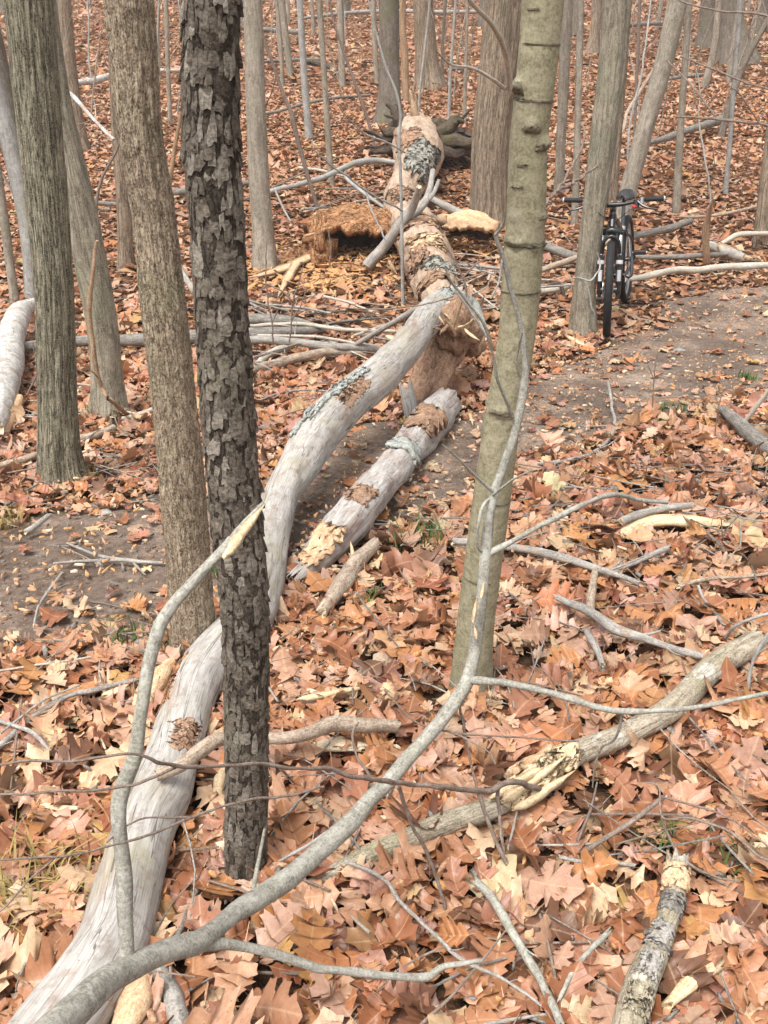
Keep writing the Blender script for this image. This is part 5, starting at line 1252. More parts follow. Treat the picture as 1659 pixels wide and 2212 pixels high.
S('stick', 'thin forked stick lying on the bare path at left', [(150, 1175, 5, .04), (205, 1198, 7, .04), (270, 1210, 9, .04), (350, 1216, 8, .04)], 'stick_grey', 8, .03, .002, cat='stick', sub=([(115, 1217, 5, .035), (180, 1212, 7, .035), (270, 1210, 8, .04)], [(285, 1212, 5, .035), (300, 1228, 5, .035), (312, 1240, 4, .035)]))
S('stick', 'thin grey twig below the forked stick on the path', [(74, 1347, 5, .04), (82, 1310, 6, .04), (105, 1275, 6, .04), (132, 1240, 5, .04)], 'stick_grey', 6, .03, .001, cat='stick')
S('stick', 'long pale twig lying along the left leaf edge', [(-10, 1450, 5, .06), (60, 1440, 5, .06), (140, 1428, 5, .06), (190, 1420, 4, .06)], 'stick_pale', 6, .03, .001, cat='stick')
S('fallen_branch', 'grey crooked branch in the leaves at the left edge', [(-20, 1628, 16, .07), (20, 1595, 15, .07), (60, 1560, 16, .07), (90, 1535, 13, .07), (150, 1502, 13, .08), (210, 1490, 11, .08), (290, 1470, 9, .08)], 'stick_grey', 10, .02, .004, cat='branch',
  sub=([(0, 1585, 6, .09), (50, 1545, 6, .09), (100, 1510, 5, .1), (170, 1480, 4, .1)],))
S('stick', 'grey stick slanting down in the leaves below the left branch', [(-5, 1556, 10, .08), (40, 1570, 10, .09), (72, 1585, 9, .09), (108, 1622, 8, .07)], 'stick_grey', 8, .02, .002, cat='stick')
S('stick', 'dark greenish stick curving from the flaky trunk foot to the limb', [(430, 1915, 7, .05), (408, 1965, 10, .06), (390, 2010, 12, .07), (365, 2045, 12, .06), (325, 2068, 9, .05)], 'stick_dark', 8, .02, .002, cat='stick')
S('stick', 'white lichened twig running under the front leaves', [(760, 1865, 8, 0.090), (830, 1900, 8, 0.090), (870, 1955, 9, 0.100), (930, 2010, 9, 0.090), (1000, 2075, 9, 0.090), (1080, 2110, 8, 0.090), (1160, 2165, 7, 0.080)], 'stick_grey', 8, .02, .002, cat='stick')
S('stick', 'dark grey twig leaning on the flaky trunk foot at right', [(582, 1872, 7, .05), (640, 1840, 7, .09), (710, 1795, 6, .14), (750, 1765, 5, .18)], 'palebark', 8, .02, .001, cat='stick')
S('stick', 'mossy root like stick between flaky trunk and front log', [(640, 2030, 34, .02), (560, 2010, 30, .02), (500, 1990, 26, .02)], 'stick_brown', 12, .02, .006, cat='log')
S('fallen_log', 'grey log piece at the bottom edge under the sapling', [(345, 2095, 40, 0.060), (365, 2150, 46, 0.060), (392, 2230, 50, 0.060)], 'stick_grey', 14, .02, .006, cat='log')
rs_d = np.random.RandomState(19)
for (lb, grp, x0, x1, y0, y1, n, hm) in (('thin grey stick tangled in the deadfall left of the fallen limb', 'sticks in the deadfall left of the limb', 535, 860, 640, 800, 22, .16),
        ('thin dead stick lying between the furrowed and shaggy trunks', 'sticks between the left trunks', 20, 330, 700, 960, 9, .08),
        ('thin dead stick tangled right of the tan trunk', 'sticks right of the tan trunk', 985, 1190, 545, 665, 14, .2),
        ('thin dead stick lying on the slope by the rotten hollow log', 'sticks on the slope by the hollow log', 560, 860, 370, 470, 8, .15)):
    for k in range(n):
        px, py = rs_d.uniform(x0, x1), rs_d.uniform(y0, y1); L = rs_d.uniform(30, 95); sl_ = rs_d.normal(0, .28); w = rs_d.uniform(2.5, 6.5); h0, h1 = rs_d.uniform(.04, hm, 2)
        S('stick', lb, [(px - L, py + sl_ * L, w, h0), (px, py + rs_d.normal(0, 3), w, (h0 + h1) / 2), (px + L, py - sl_ * L, w * .7, h1)], ['stick_grey', 'stick_dark', 'stick_brown', 'stick_pale'][rs_d.randint(4)], 7, .05, .002, cat='stick', group=grp)
# far poles lying on the slope
for k, (lb, L, mt) in enumerate((('dark pole lying level across the upper left slope', [(545, 135, 6, .15), (640, 130, 7, .15), (700, 128, 7, .15)], 'stick_dark'),
    ('grey pole lying far behind the dark grey trunk', [(650, 40, 7, .2), (760, 27, 8, .2), (860, 24, 8, .2), (960, 26, 8, .2), (1060, 25, 7, .2)], 'stick_grey'),
    ('mossy log on the slope left of the dark grey trunk', [(658, 135, 9, .15), (680, 135, 13, .15), (718, 147, 12, .15)], 'mossy'),
    ('brown pole on the slope right of the flared brown trunk', [(968, 150, 6, .15), (1020, 148, 7, .15), (1075, 145, 7, .15)], 'stick_dark'),
    ('slanting pole on the slope left of the root end', [(535, 255, 6, .2), (600, 240, 6, .2), (700, 215, 6, .2), (800, 205, 5, .2)], 'stick_dark'),
    ('pole sloping up behind the trunk with the bicycle', [(1225, 310, 6, .2), (1330, 300, 7, .2), (1362, 230, 9, .5), (1420, 140, 8, 1.0)], 'stick_brown'),
    ('dark stick lying far right beyond the slanting trunk', [(1395, 180, 7, .2), (1460, 168, 8, .2), (1530, 160, 8, .2)], 'stick_dark'),
    ('dark rotten log far up behind the crooked dark sapling', [(520, 60, 8, .2), (600, 66, 11, .2), (650, 70, 9, .2)], 'stick_dark'),
    ('dark fallen log far up left of the massive trunk', [(1290, 60, 8, .2), (1380, 52, 10, .25), (1450, 50, 9, .2)], 'stick_dark'),
    ('pale fallen log far up at left between trunks', [(165, 178, 10, .2), (200, 175, 16, .2), (235, 165, 14, .2)], 'stick_white'),
    ('thin pale pole lying far up at left behind the shaggy trunk', [(300, 150, 6, .2), (370, 152, 8, .2), (450, 150, 7, .2)], 'stick_pale'))):
    S('fallen_log', lb, L, mt, 8, .2, .02, cat='log')

# ------------------------------------------------------------------ bent, broken sapling in front (held above the ground)
sap = thing('broken_sapling', 'grey green forked sapling bent over in the foreground, its tips snapped', 'sapling', None, tuple(G(60, 2330)))
sl = np.array(sap.location)
def stem_of(L, name, mat='sapling', sides=14, step=.012, e1=None, amp=.0012, e0=.0, endm='fresh', fv=14, mb=None):
    P = [Yp(l[0], l[1], l[3]) for l in L]; W = [rad(l[2], p) for l, p in zip(L, P)]
    m_ = mb or MB(); pth = tube(m_, P, W, sides, step, disp=d_log(min(amp, W[0] * .12), 1.2, fv, int(L[0][0])), end0=e0, end1=e1, endmat=1, wig=.95)
    if mb is None: m_.build(name, [M[mat], M[endm]], sap, loc=sl)
    return pth
stem_of([(20, 2330, 78, .72), (95, 2242, 74, .78), (185, 2164, 66, .86), (270, 2104, 58, .94), (340, 2062, 53, 1.0), (420, 2036, 49, 1.06), (475, 1998, 45, 1.12), (530, 1955, 46, 1.18), (620, 1900, 44, 1.26), (722, 1810, 41, 1.36), (830, 1698, 37, 1.46), (905, 1612, 34, 1.52), (965, 1535, 32, 1.58), (1008, 1470, 31, 1.62),
         (1028, 1390, 27, 1.66), (1042, 1270, 25, 1.68), (1052, 1190, 23, 1.70), (1066, 1090, 22, 1.72), (1085, 1010, 20, 1.74), (1110, 920, 18, 1.76), (1127, 830, 17, 1.78), (1130, 770, 14, 1.78), (1118, 690, 12, 1.78), (1098, 620, 11, 1.77), (1085, 560, 10, 1.76), (1070, 508, 9, 1.75)], 'stem', sides=20)
stem_of([(1070, 508, 8, 1.75), (1085, 488, 6, 1.74), (1092, 462, 4, 1.72)], 'side_branch', sides=6)
stem_of([(1008, 1470, 20, 1.62), (1050, 1471, 17, 1.60), (1100, 1475, 16, 1.58), (1200, 1500, 14, 1.55), (1290, 1528, 13, 1.53), (1350, 1536, 13, 1.52), (1430, 1533, 11, 1.51), (1500, 1528, 10, 1.50), (1600, 1510, 9, 1.48), (1720, 1480, 8, 1.46)], 'side_branch')
stem_of([(1345, 1535, 8, 1.52), (1338, 1570, 6, 1.53), (1325, 1600, 6, 1.55), (1300, 1615, 5, 1.58), (1285, 1660, 4, 1.60), (1280, 1700, 3, 1.62)], 'side_branch', sides=6)
stem_of([(1050, 1200, 17, 1.70), (1085, 1180, 13, 1.70), (1140, 1150, 12, 1.72), (1200, 1120, 12, 1.75), (1260, 1090, 11, 1.8), (1320, 1068, 11, 1.86), (1355, 1073, 11, 1.9), (1390, 1082, 10, 1.94), (1440, 1085, 9, 1.98)], 'side_branch', sides=10)
stem_of([(1052, 1195, 9, 1.70), (1030, 1180, 7, 1.69), (1035, 1130, 7, 1.69), (1045, 1090, 7, 1.70), (1060, 1075, 7, 1.72), (1075, 1060, 6, 1.7), (1110, 1035, 5, 1.68), (1150, 1015, 3, 1.66)], 'side_branch', sides=8)
stem_of([(1066, 1062, 9, 1.72), (1040, 1040, 7, 1.70), (1010, 1010, 6, 1.68), (985, 985, 5, 1.66), (955, 960, 4, 1.64)], 'side_branch', sides=8)
stem_of([(1108, 905, 8, 1.75), (1095, 870, 7, 1.73), (1075, 820, 7, 1.71), (1065, 770, 7, 1.70), (1045, 700, 6, 1.68), (1000, 640, 6, 1.66), (970, 600, 5, 1.64), (962, 575, 4, 1.63)], 'side_branch', sides=8)
stem_of([(1128, 822, 7, 1.78), (1115, 790, 5, 1.77), (1120, 745, 5, 1.76), (1128, 720, 4, 1.75)], 'side_branch', sides=6)
stem_of([(1085, 560, 6, 1.76), (1078, 610, 5, 1.75), (1060, 645, 4, 1.74)], 'side_branch', sides=6)
stem_of([(425, 2040, 32, 1.07), (500, 2042, 25, 1.10), (580, 2055, 22, 1.12), (660, 2080, 20, 1.14), (750, 2096, 19, 1.16), (850, 2106, 18, 1.18), (920, 2108, 20, 1.20), (960, 2085, 14, 1.2), (1040, 2075, 10, 1.22)], 'side_branch')
stem_of([(555, 1948, 10, 1.20), (548, 1925, 9, 1.22), (552, 1890, 9, 1.24), (560, 1850, 8, 1.26), (572, 1790, 6, 1.28)], 'side_branch', sides=8)
LS = [(272, 2092, 40, .96), (277, 2030, 33, .98), (275, 1950, 34, 1.0), (268, 1860, 34, 1.02), (258, 1770, 33, 1.04), (262, 1720, 34, 1.06), (285, 1640, 32, 1.08), (298, 1560, 31, 1.10), (312, 1480, 30, 1.12), (330, 1410, 29, 1.14), (352, 1350, 29, 1.16), (385, 1295, 27, 1.18), (430, 1245, 26, 1.2), (480, 1192, 24, 1.23), (500, 1165, 22, 1.25)]
stem_of(LS, 'side_stem', sides=16)
LS2 = [(492, 1178, 20, 1.245), (520, 1143, 16, 1.26), (548, 1110, 13, 1.28), (566, 1090, 8, 1.30)]
stem_of(LS2, 'broken_tip', sides=10, e1=.01)
m_ = MB(); splinter(m_, Yp(482, 1206, 1.222), Yp(572, 1088, 1.285), .020, .006, 900); m_.build('splinter', [M['fresh']], sap, loc=sl)
for k, (a, b) in enumerate((((1022, 1345), (1030, 1290)), ((1030, 1380), (1024, 1350)), ((1040, 1290), (1046, 1255)))):
    m_ = MB(); splinter(m_, Yp(a[0], a[1], 1.636), Yp(b[0], b[1], 1.645), .009, .004, 910 + k); m_.build('torn_bark', [M['fresh']], sap, loc=sl)

# thin branches held in the air across the front
def airy(name, label, mains, subs, mat='twig', cat='twig'):
    P = [Yp(l[0], l[1], l[3]) for l in mains]; o = thing(name, label, cat, None, tuple(P[0])); l0 = np.array(o.location)
    for k, L in enumerate([mains] + list(subs)):
        P = [Yp(l[0], l[1], l[3]) for l in L]; W = [rad(l[2] * (1.0 if k == 0 else 1.35), p) for l, p in zip(L, P)]
        m_ = MB(); tube(m_, P, W, 8 if k == 0 else 6, .012, disp=d_log(W[0] * .2, 1.2, 30, k), end1=None, wig=2.2); m_.build('stem' if k == 0 else 'side_twig', M[mat], o, loc=l0)
airy('thin_branch', 'long thin brown branch arching from the right over limb and flaky trunk', [(1290, 1815, 15, 1.95), (1255, 1790, 14, 1.86), (1215, 1745, 13, 1.78), (1170, 1712, 13, 1.72), (1120, 1690, 13, 1.66), (1085, 1695, 14, 1.62), (1040, 1707, 13, 1.58), (960, 1698, 12, 1.48), (880, 1692, 11, 1.42), (800, 1680, 11, 1.32), (700, 1662, 9, 1.25), (600, 1657, 8, 1.18), (480, 1656, 8, 1.12), (380, 1657, 8, 1.06), (330, 1640, 7, 1.02), (270, 1629, 6, 1.0), (150, 1640, 6, .97), (-20, 1652, 5, .95)],
     ([(380, 1657, 6, 1.06), (330, 1680, 5, 1.04), (250, 1700, 5, 1.02), (150, 1710, 4, .99), (-20, 1718, 4, .96)],
      [(860, 1700, 7, 1.40), (890, 1780, 6, 1.42), (930, 1860, 6, 1.43), (960, 1960, 6, 1.42), (972, 2050, 5, 1.40), (1000, 2140, 5, 1.36), (1010, 2220, 4, 1.32)],
      [(1030, 1706, 8, 1.57), (1060, 1790, 7, 1.55), (1100, 1880, 7, 1.52), (1145, 1980, 6, 1.48), (1185, 2080, 5, 1.44), (1225, 2220, 4, 1.38)],
      [(1076, 1698, 7, 1.62), (1080, 1770, 6, 1.60), (1092, 1830, 5, 1.56), (1098, 1920, 4, 1.52)],
      [(1030, 1706, 5, 1.57), (1010, 1620, 5, 1.60), (995, 1540, 5, 1.62), (990, 1500, 4, 1.64)],
      [(800, 1680, 5, 1.32), (770, 1630, 4, 1.34), (762, 1590, 4, 1.36), (775, 1560, 3, 1.38)]))
airy('thin_branch', 'lower thin reddish brown branch crossing in front of the grey limb', [(700, 1700, 6, 1.22), (620, 1718, 6, 1.18), (500, 1735, 6, 1.12), (420, 1765, 6, 1.08), (330, 1800, 6, 1.03), (220, 1832, 5, .98), (120, 1850, 5, .94), (-30, 1860, 4, .9)],
     ([(420, 1765, 4, 1.08), (300, 1770, 3, 1.05), (230, 1820, 3, 1.02)], [(120, 1850, 4, .94), (60, 1905, 3, .92), (10, 1960, 3, .9), (-30, 1990, 3, .88)]))
airy('thin_branch', 'thin bare twig hanging in front of the log at lower right', [(830, 1490, 4, 1.6), (900, 1560, 4, 1.58), (980, 1585, 5, 1.57), (1050, 1620, 4, 1.55), (1070, 1650, 4, 1.54)], ([(980, 1585, 3, 1.57), (1080, 1590, 3, 1.6), (1140, 1595, 3, 1.62), (1250, 1600, 3, 1.64)],))
airy('thin_branch', 'thin grey twig branching over the leaves at the right edge', [(1740, 1870, 6, 1.35), (1650, 1855, 6, 1.40), (1580, 1800, 6, 1.45), (1500, 1768, 6, 1.5), (1430, 1765, 5, 1.55), (1425, 1700, 4, 1.6), (1395, 1690, 3, 1.62)],
     ([(1430, 1765, 5, 1.55), (1440, 1800, 5, 1.54), (1480, 1860, 5, 1.5), (1540, 1890, 4, 1.46), (1600, 1905, 3, 1.42)], [(1425, 1720, 4, 1.6), (1500, 1740, 4, 1.58), (1580, 1770, 3, 1.54), (1660, 1830, 3, 1.5)]))
airy('thin_branch', 'fine twig entering the upper right corner', [(1720, 62, 5, 3.0), (1640, 30, 5, 3.2), (1560, 25, 4, 3.3), (1480, 5, 4, 3.4), (1440, -20, 3, 3.5)], ())
airy('thin_branch', 'fine twig entering at right above the bicycle', [(1720, 285, 5, 3.2), (1640, 268, 6, 3.3), (1550, 258, 6, 3.4), (1460, 252, 4, 3.5)], ([(1550, 258, 3, 3.4), (1500, 190, 3, 3.5), (1440, 130, 3, 3.6)], [(1640, 268, 3, 3.3), (1600, 205, 3, 3.3), (1580, 190, 2, 3.3)]))
airy('thin_branch', 'fine reddish twig at right between the two fine twigs', [(1720, 210, 4, 3.4), (1650, 190, 4, 3.5), (1590, 170, 4, 3.6), (1530, 145, 4, 3.7), (1470, 122, 3, 3.8)], ())
airy('thin_branch', 'fine dark twig forking from behind the olive trunk to the bicycle trunk', [(1170, 450, 6, 3.2), (1215, 395, 6, 3.6), (1250, 330, 5, 4.0), (1262, 290, 4, 4.2), (1255, 265, 3, 4.3)], ([(1190, 420, 5, 3.4), (1240, 395, 5, 4.2), (1290, 360, 4, 5.0)],))
airy('thin_branch', 'pale bare twig curling in front of the bicycle wheel', [(1230, 602, 3, 5.2), (1250, 600, 3, 5.2), (1275, 606, 4, 5.2), (1290, 590, 4, 5.25), (1296, 565, 4, 5.3), (1290, 545, 3, 5.3)], ([(1250, 600, 3, 5.2), (1270, 625, 3, 5.2), (1276, 660, 3, 5.2), (1285, 680, 2, 5.2)],), 'palebark')
airy('thin_branch', 'long fine pale twig in the air left of the root end', [(875, 330, 4, 7.0), (840, 310, 4, 6.9), (790, 290, 3, 6.8), (760, 265, 3, 6.7), (740, 240, 3, 6.6), (700, 190, 3, 6.5)], (), 'palebark')
airy('thin_branch', 'fine grey twig slanting over the rotten hollow log', [(870, 455, 5, 5.4), (820, 430, 4, 5.3), (770, 395, 4, 5.2), (720, 360, 4, 5.1), (680, 325, 3, 5.0), (675, 300, 2, 5.0)], ([(790, 410, 3, 5.25), (800, 450, 3, 5.2), (835, 520, 3, 5.1)],), 'palebark')
for lb, m_, s_ in (('bare shoot standing before the dark cavity of the hollow log', [(712, 575, 3, 7.6), (714, 530, 3, 7.6), (710, 495, 2, 7.6)], ()),
    ('bare forked shoot rising from the stacked poles at left', [(625, 740, 4, 5.0), (630, 690, 4, 5.0), (632, 650, 4, 5.0), (648, 610, 3, 5.0), (655, 570, 2, 5.0)], ([(632, 650, 3, 5.0), (610, 630, 3, 5.0), (580, 615, 2, 5.0)], [(630, 690, 3, 5.0), (650, 660, 2, 5.0), (660, 630, 2, 5.0)])),
    ('thin dark shoot between the flaky trunk and the stacked poles', [(590, 745, 4, 5.0), (588, 700, 3, 5.0), (576, 620, 3, 5.0), (575, 520, 2, 5.0)], ([(588, 700, 2, 5.0), (600, 670, 2, 5.0)],)),
    ('bare brush twig right of the break in the tan trunk', [(1010, 640, 5, 5.2), (1000, 600, 4, 5.2), (985, 570, 4, 5.2), (962, 530, 3, 5.2)], ([(1000, 600, 3, 5.2), (1030, 570, 3, 5.2), (1050, 560, 2, 5.2)], [(985, 570, 2, 5.2), (1010, 545, 2, 5.2)])),
    ('tangled bare twig under the pale split log chunk', [(1080, 600, 4, 5.6), (1040, 585, 3, 5.6), (1000, 592, 3, 5.6), (950, 580, 2, 5.6)], ([(1040, 585, 2, 5.6), (1030, 560, 2, 5.6)], [(1060, 595, 2, 5.6), (1050, 620, 2, 5.6), (1020, 635, 2, 5.6)])),
    ('fine twig arching over the grey pole propped on the limb', [(980, 640, 4, 4.9), (930, 655, 3, 4.9), (860, 665, 3, 4.9), (780, 668, 3, 4.9), (700, 660, 2, 4.9)], ([(860, 665, 2, 4.9), (840, 630, 2, 4.9), (822, 590, 2, 4.9)],)),
    ('pale fine shoot crossing before the tan trunk foot', [(1060, 740, 4, 4.4), (1035, 700, 5, 4.4), (1000, 650, 5, 4.4), (975, 610, 4, 4.4), (960, 575, 3, 4.4)], ()),
    ('thin shoot standing on the right leaves near the path', [(1410, 880, 3, 4.4), (1412, 820, 3, 4.4), (1420, 760, 2, 4.4)], ([(1412, 820, 2, 4.4), (1400, 790, 2, 4.4)],)),
    ('thin bent shoot by the dark branch at the right edge', [(1545, 940, 3, 3.8), (1550, 890, 3, 3.8), (1562, 840, 2, 3.8)], ()),
    ('fine dark twig leaning among leaves right of the wood slab', [(1540, 1190, 4, 3.0), (1560, 1160, 3, 3.0), (1590, 1120, 3, 3.0), (1640, 1090, 2, 3.0)], ([(1560, 1160, 2, 3.0), (1558, 1120, 2, 3.0)],)),
    ('slim bare shoot in front of the white log at left', [(60, 850, 4, 4.3), (80, 800, 4, 4.3), (70, 740, 3, 4.3)], ())):
    airy('bare_shoot', lb, m_, s_, 'palebark' if 'pale' in lb else 'twig', 'shoot')
# vine on the leaning maple
S('woody_vine', 'reddish brown vine climbing the leaning mossy trunk', [(272, 893, 9, .04), (245, 870, 9, 3.52, 'Y'), (225, 840, 10, 3.50, 'Y'), (207, 790, 11, 3.50, 'Y'), (197, 720, 12, 3.50, 'Y'), (193, 650, 11, 3.50, 'Y'), (200, 590, 9, 3.5, 'Y'), (207, 530, 8, 3.52, 'Y')], 'snag', 8, .03, .002, cat='vine')

# ------------------------------------------------------------------ grass tufts, stones, small green leaves
def tuft(label, px, py, spread, n, h, mat='grass', lean=.5):
    c = G(px, py); m_ = MB(); rs = np.random.RandomState(int(px + py))
    for k in range(n):
        p = c + np.append(rs.normal(0, spread, 2), 0); p[2] = float(terrain(p[0], p[1])) + .03
        a = rs.uniform(0, 6.3); L = h * rs.uniform(.6, 1.25); w = rs.uniform(.0022, .004); ln = rs.uniform(.2, 1.0) * lean * 1.5
        u = np.linspace(0, 1, 5); d = np.array([math.cos(a), math.sin(a), 0]); s = np.array([-d[1], d[0], 0])
        cc = p + np.outer(u * L * .8, [0, 0, 1]) + np.outer(u ** 2 * L * ln, d) - np.outer(u ** 3 * L * .3 * ln, [0, 0, 1]); ww = w * (1 - u ** 1.5)
        V = np.vstack([cc - s * ww[:, None], cc + s * ww[:, None] + [0, 0, .0006]])
        m_.add(V, [[q, q + 5, q + 6, q + 1] for q in range(4)], U=np.tile(np.stack([u, u], 1), (2, 1)))
    o = m_.build('grass_tuft', M[mat], loc=c); return tag(o, label, 'grass tuft')
tuft('green grass tuft in the leaves right of the stained log', 905, 1192, .05, 60, .14)
tuft('green grass tuft against the hidden foot of the shaggy trunk', 355, 1410, .03, 36, .10)
tuft('green grass tuft left of the shaggy trunk foot', 265, 1418, .035, 44, .10)
tuft('yellow dry grass tuft left of the near grey limb', 110, 1955, .06, 80, .12, 'grass_dry', .8)
tuft('dry grass tuft at the bottom left of the near limb', 60, 1990, .05, 40, .10, 'grass_dry', .8)
tuft('small green tuft in the leaves near the lower right log', 1420, 1845, .03, 30, .08)
tuft('green blades between leaves at the right edge', 1575, 1885, .03, 26, .08)
tuft('faint grass tuft at the foot of the furrowed trunk', 175, 1052, .045, 60, .09, 'grass_dry', .6)
tuft('grass tuft left of the leaning mossy trunk foot', 205, 905, .04, 40, .11)
tuft('sparse grass on the path edge at far left', 25, 1150, .035, 46, .09, 'grass_dry', .6)
tuft('grass patch on the path edge at the right', 1450, 898, .05, 60, .07)
tuft('small grass patch right on the path edge beyond', 1610, 828, .03, 50, .07)
tuft('green tuft beside the shaggy trunk near the dark log', 300, 752, .06, 40, .10)
tuft('small green tuft left of the olive trunk foot', 792, 1325, .025, 22, .09)
tuft('thin green tuft beside the flaky trunk by the limb', 468, 1258, .03, 24, .10)
def stone(label, px, py, w, h, mat, seed):
    c = G(px, py, .02); r = rad(w, c); m_ = MB(); nu, nv = 14, 9
    th, ph = np.meshgrid(np.linspace(0, 2 * np.pi, nu + 1), np.linspace(0.02, np.pi - .02, nv))
    X, Y, Z = np.cos(th) * np.sin(ph), np.sin(th) * np.sin(ph), np.cos(ph); f = 1 + .35 * fbm(X * 1.6, Y * 1.6, Z * 1.6 + seed, 3, seed); f[:, -1] = f[:, 0]
    V = np.stack([X * f * r, Y * f * r * .7, Z * f * r * h], -1) + c
    i, k = np.meshgrid(np.arange(nv - 1), np.arange(nu), indexing='ij'); a = (i * (nu + 1) + k).ravel()
    m_.add(V, np.stack([a, a + nu + 1, a + nu + 2, a + 1], -1), U=np.stack([th, ph], -1) * r)
    return tag(m_.build('stone', M[mat], loc=c), label, 'stone')
stone('flat grey green stone lying on the path below the bicycle', 1466, 757, 30, .25, 'slate', 1)
stone('lichened stone half buried in leaves right of the bent branch', 1385, 1310, 52, .5, 'lichen', 2)
stone('small dark stone on the bare soil at left', 165, 1425, 30, .4, 'slate', 3)
stone('flat slate chip on the path below the leaning stick', 1215, 925, 18, .3, 'slate', 4)
stone('grey green bark chunk on the path edge at left', 222, 1108, 40, .35, 'lichen', 5)
stone('grey flat stone at the left edge by the limb', 15, 1735, 40, .3, 'slate', 6)
stone('pale grey stone at the bottom left beside the limb', 75, 2085, 44, .4, 'lichen', 7)
stone('small grey stone right of the grass tuft on the path', 880, 1220, 18, .4, 'slate', 8)

# ------------------------------------------------------------------ the mountain bike
pf, pr = G(1312, 733), G(1351, 668)
hd = R(19.0)
bike = thing('bicycle', 'black mountain bike seen from the front, leaning on a trunk', 'bicycle', None, tuple(pf + np.array([0, 0, .02])))
slope = math.atan2(float(terrain(pr[0], pr[1]) - terrain(pf[0], pf[1])), float(np.hypot(*(pr - pf)[:2])))
# local axes: +y runs from the front wheel back to the rear wheel, x to the viewer's right, z up
bike.matrix_world = Matrix.Translation(pf + np.array([0, 0, .02])) @ Matrix.Rotation(-hd, 4, 'Z') @ Matrix.Rotation(slope, 4, 'X') @ Matrix.Rotation(R(-5.0), 4, 'Y')
def bt(name, P, W, mat, parent=None, sides=12, step=.05, extra=()):
    m_ = MB(); tube(m_, P, W if not np.isscalar(W) else [W] * len(P), sides, step)
    for P2, W2 in extra: tube(m_, P2, W2 if not np.isscalar(W2) else [W2] * len(P2), sides, step)
    return m_.build(name, M[mat], parent or bike)
WR = .335
def torus(m_, c, R0, r, nu=72, nv=14, knob=0.0, squash=1.0):
    a = np.linspace(0, 2 * np.pi, nu + 1); b = np.linspace(0, 2 * np.pi, nv + 1)
    A, Bb = np.meshgrid(a, b, indexing='ij'); rr = np.full_like(A, r)
    if knob: 
        out = np.clip(np.cos(Bb), 0, 1); rr = rr + knob * out * (((np.round(A * nu / (2 * np.pi)).astype(int) // 2 + np.round(Bb * nv / (2 * np.pi)).astype(int)) % 2) * 1.0)
    rad_ = R0 + rr * np.cos(Bb)
    V = np.stack([c[0] + rr * np.sin(Bb) * squash, c[1] + rad_ * np.sin(A), c[2] + rad_ * np.cos(A)], -1)
    i, k = np.meshgrid(np.arange(nu), np.arange(nv), indexing='ij'); q = (i * (nv + 1) + k).ravel()
    m_.add(V, np.stack([q, q + 1, q + nv + 2, q + nv + 1], -1), U=np.stack([A, Bb], -1))
for c in ((0, 0, WR), (0, 1.06, WR)):
    m_ = MB(); torus(m_, c, WR - .027, .027, 144, 16, .004); wh = m_.build('wheel', M['rubber'], bike); wh.name = 'wheel'
    # the wheel's own mesh is its tyre; rim, hub and spokes are its pieces
    m_ = MB(); torus(m_, c, WR - .058, .013, 72, 10, 0, .95); m_.build('rim', M['rim'], wh)
    m_ = MB(); tube(m_, [(c[0] - .055, c[1], c[2]), (c[0], c[1], c[2]), (c[0] + .055, c[1], c[2])], [.022, .015, .022], 14, .01); m_.build('hub', M['darkalloy'], wh)
    m_ = MB()
    for k in range(28):
        a = k / 28 * 2 * np.pi; s = .03 if k % 2 else -.03; a2 = a + (.5 if (k // 2) % 2 else -.5)
        tube(m_, [(s, c[1] + .018 * math.sin(a2), c[2] + .018 * math.cos(a2)), (0, c[1] + (WR - .065) * math.sin(a), c[2] + (WR - .065) * math.cos(a))], [.0014, .0014], 4, .5)
    tag(m_.build('spokes', M['alloy'], wh), kind='stuff')
    if c[1] == 0:
        m_ = MB(); tube(m_, [(-.043, 0, WR), (-.041, 0, WR)], [.085, .085], 32, .01); m_.build('brake_disc', M['alloy'], wh)
rk = (0.0, math.cos(R(71)), math.sin(R(71)))
STEER = 7.0
def st(z, off=.04): return np.array([0, off + (z - WR) / math.tan(R(71)), z])       # a point on the steering axis
for s in (-1, 1):
    top = st(.70) + [s * .062, -.01, 0]; mid = st(.60) + [s * .062, -.02, 0]
    leg = bt('fork_leg', [np.array([s * .062, 0.0, WR - .03]), np.array([s * .063, .02, .42]), np.array([s * .062, .065, .56])], [.019, .022, .024], 'black')
    bt('stanchion', [np.array([s * .062, .065, .56]), top], [.014, .014], 'alloy', leg)
    bt('fork_sticker', [np.array([s * .063, -.002, .515]), np.array([s * .063, .005, .540])], [.0245, .0245], 'sticker', leg, 16)
    bt('fork_label', [np.array([s * .064, -.018, .40]), np.array([s * .064, -.002, .475])], [.0145, .0145], 'sticker', leg, 16)
    bt('dropout', [np.array([s * .064, 0, WR - .05]), np.array([s * .064, 0, WR + .03])], [.013, .017], 'darkalloy', leg)
    bt('fork_cap', [top + [0, -.002, .0], top + [0, .004, .02]], [.018, .016], 'sticker', leg)
bt('fork_crown', [st(.70) + [-.075, -.012, 0], st(.705) + [0, -.02, .012], st(.70) + [.075, -.012, 0]], [.024, .028, .024], 'black')
bt('fork_arch', [np.array([-.06, .035, .58]), np.array([-.05, .03, .665]), np.array([0, .03, .70]), np.array([.05, .03, .665]), np.array([.06, .035, .58])], .013, 'black')
bt('head_tube', [st(.72), st(.81)], [.025, .024], 'black', extra=(([st(.715), st(.73)], .030), ([st(.80), st(.815)], .028)))
bt('frame_badge', [st(.745) + [0, -.0245, 0], st(.79) + [0, -.0245, 0]], [.010, .010], 'alloy')
bt('headset_spacer', [st(.815), st(.845)], .021, 'darkalloy')
bt('stem', [st(.85), st(.86) + [0, -.045, .012], st(.865) + [0, -.085, .026]], [.024, .019, .024], 'black', extra=(([st(.835), st(.88)], .023),))
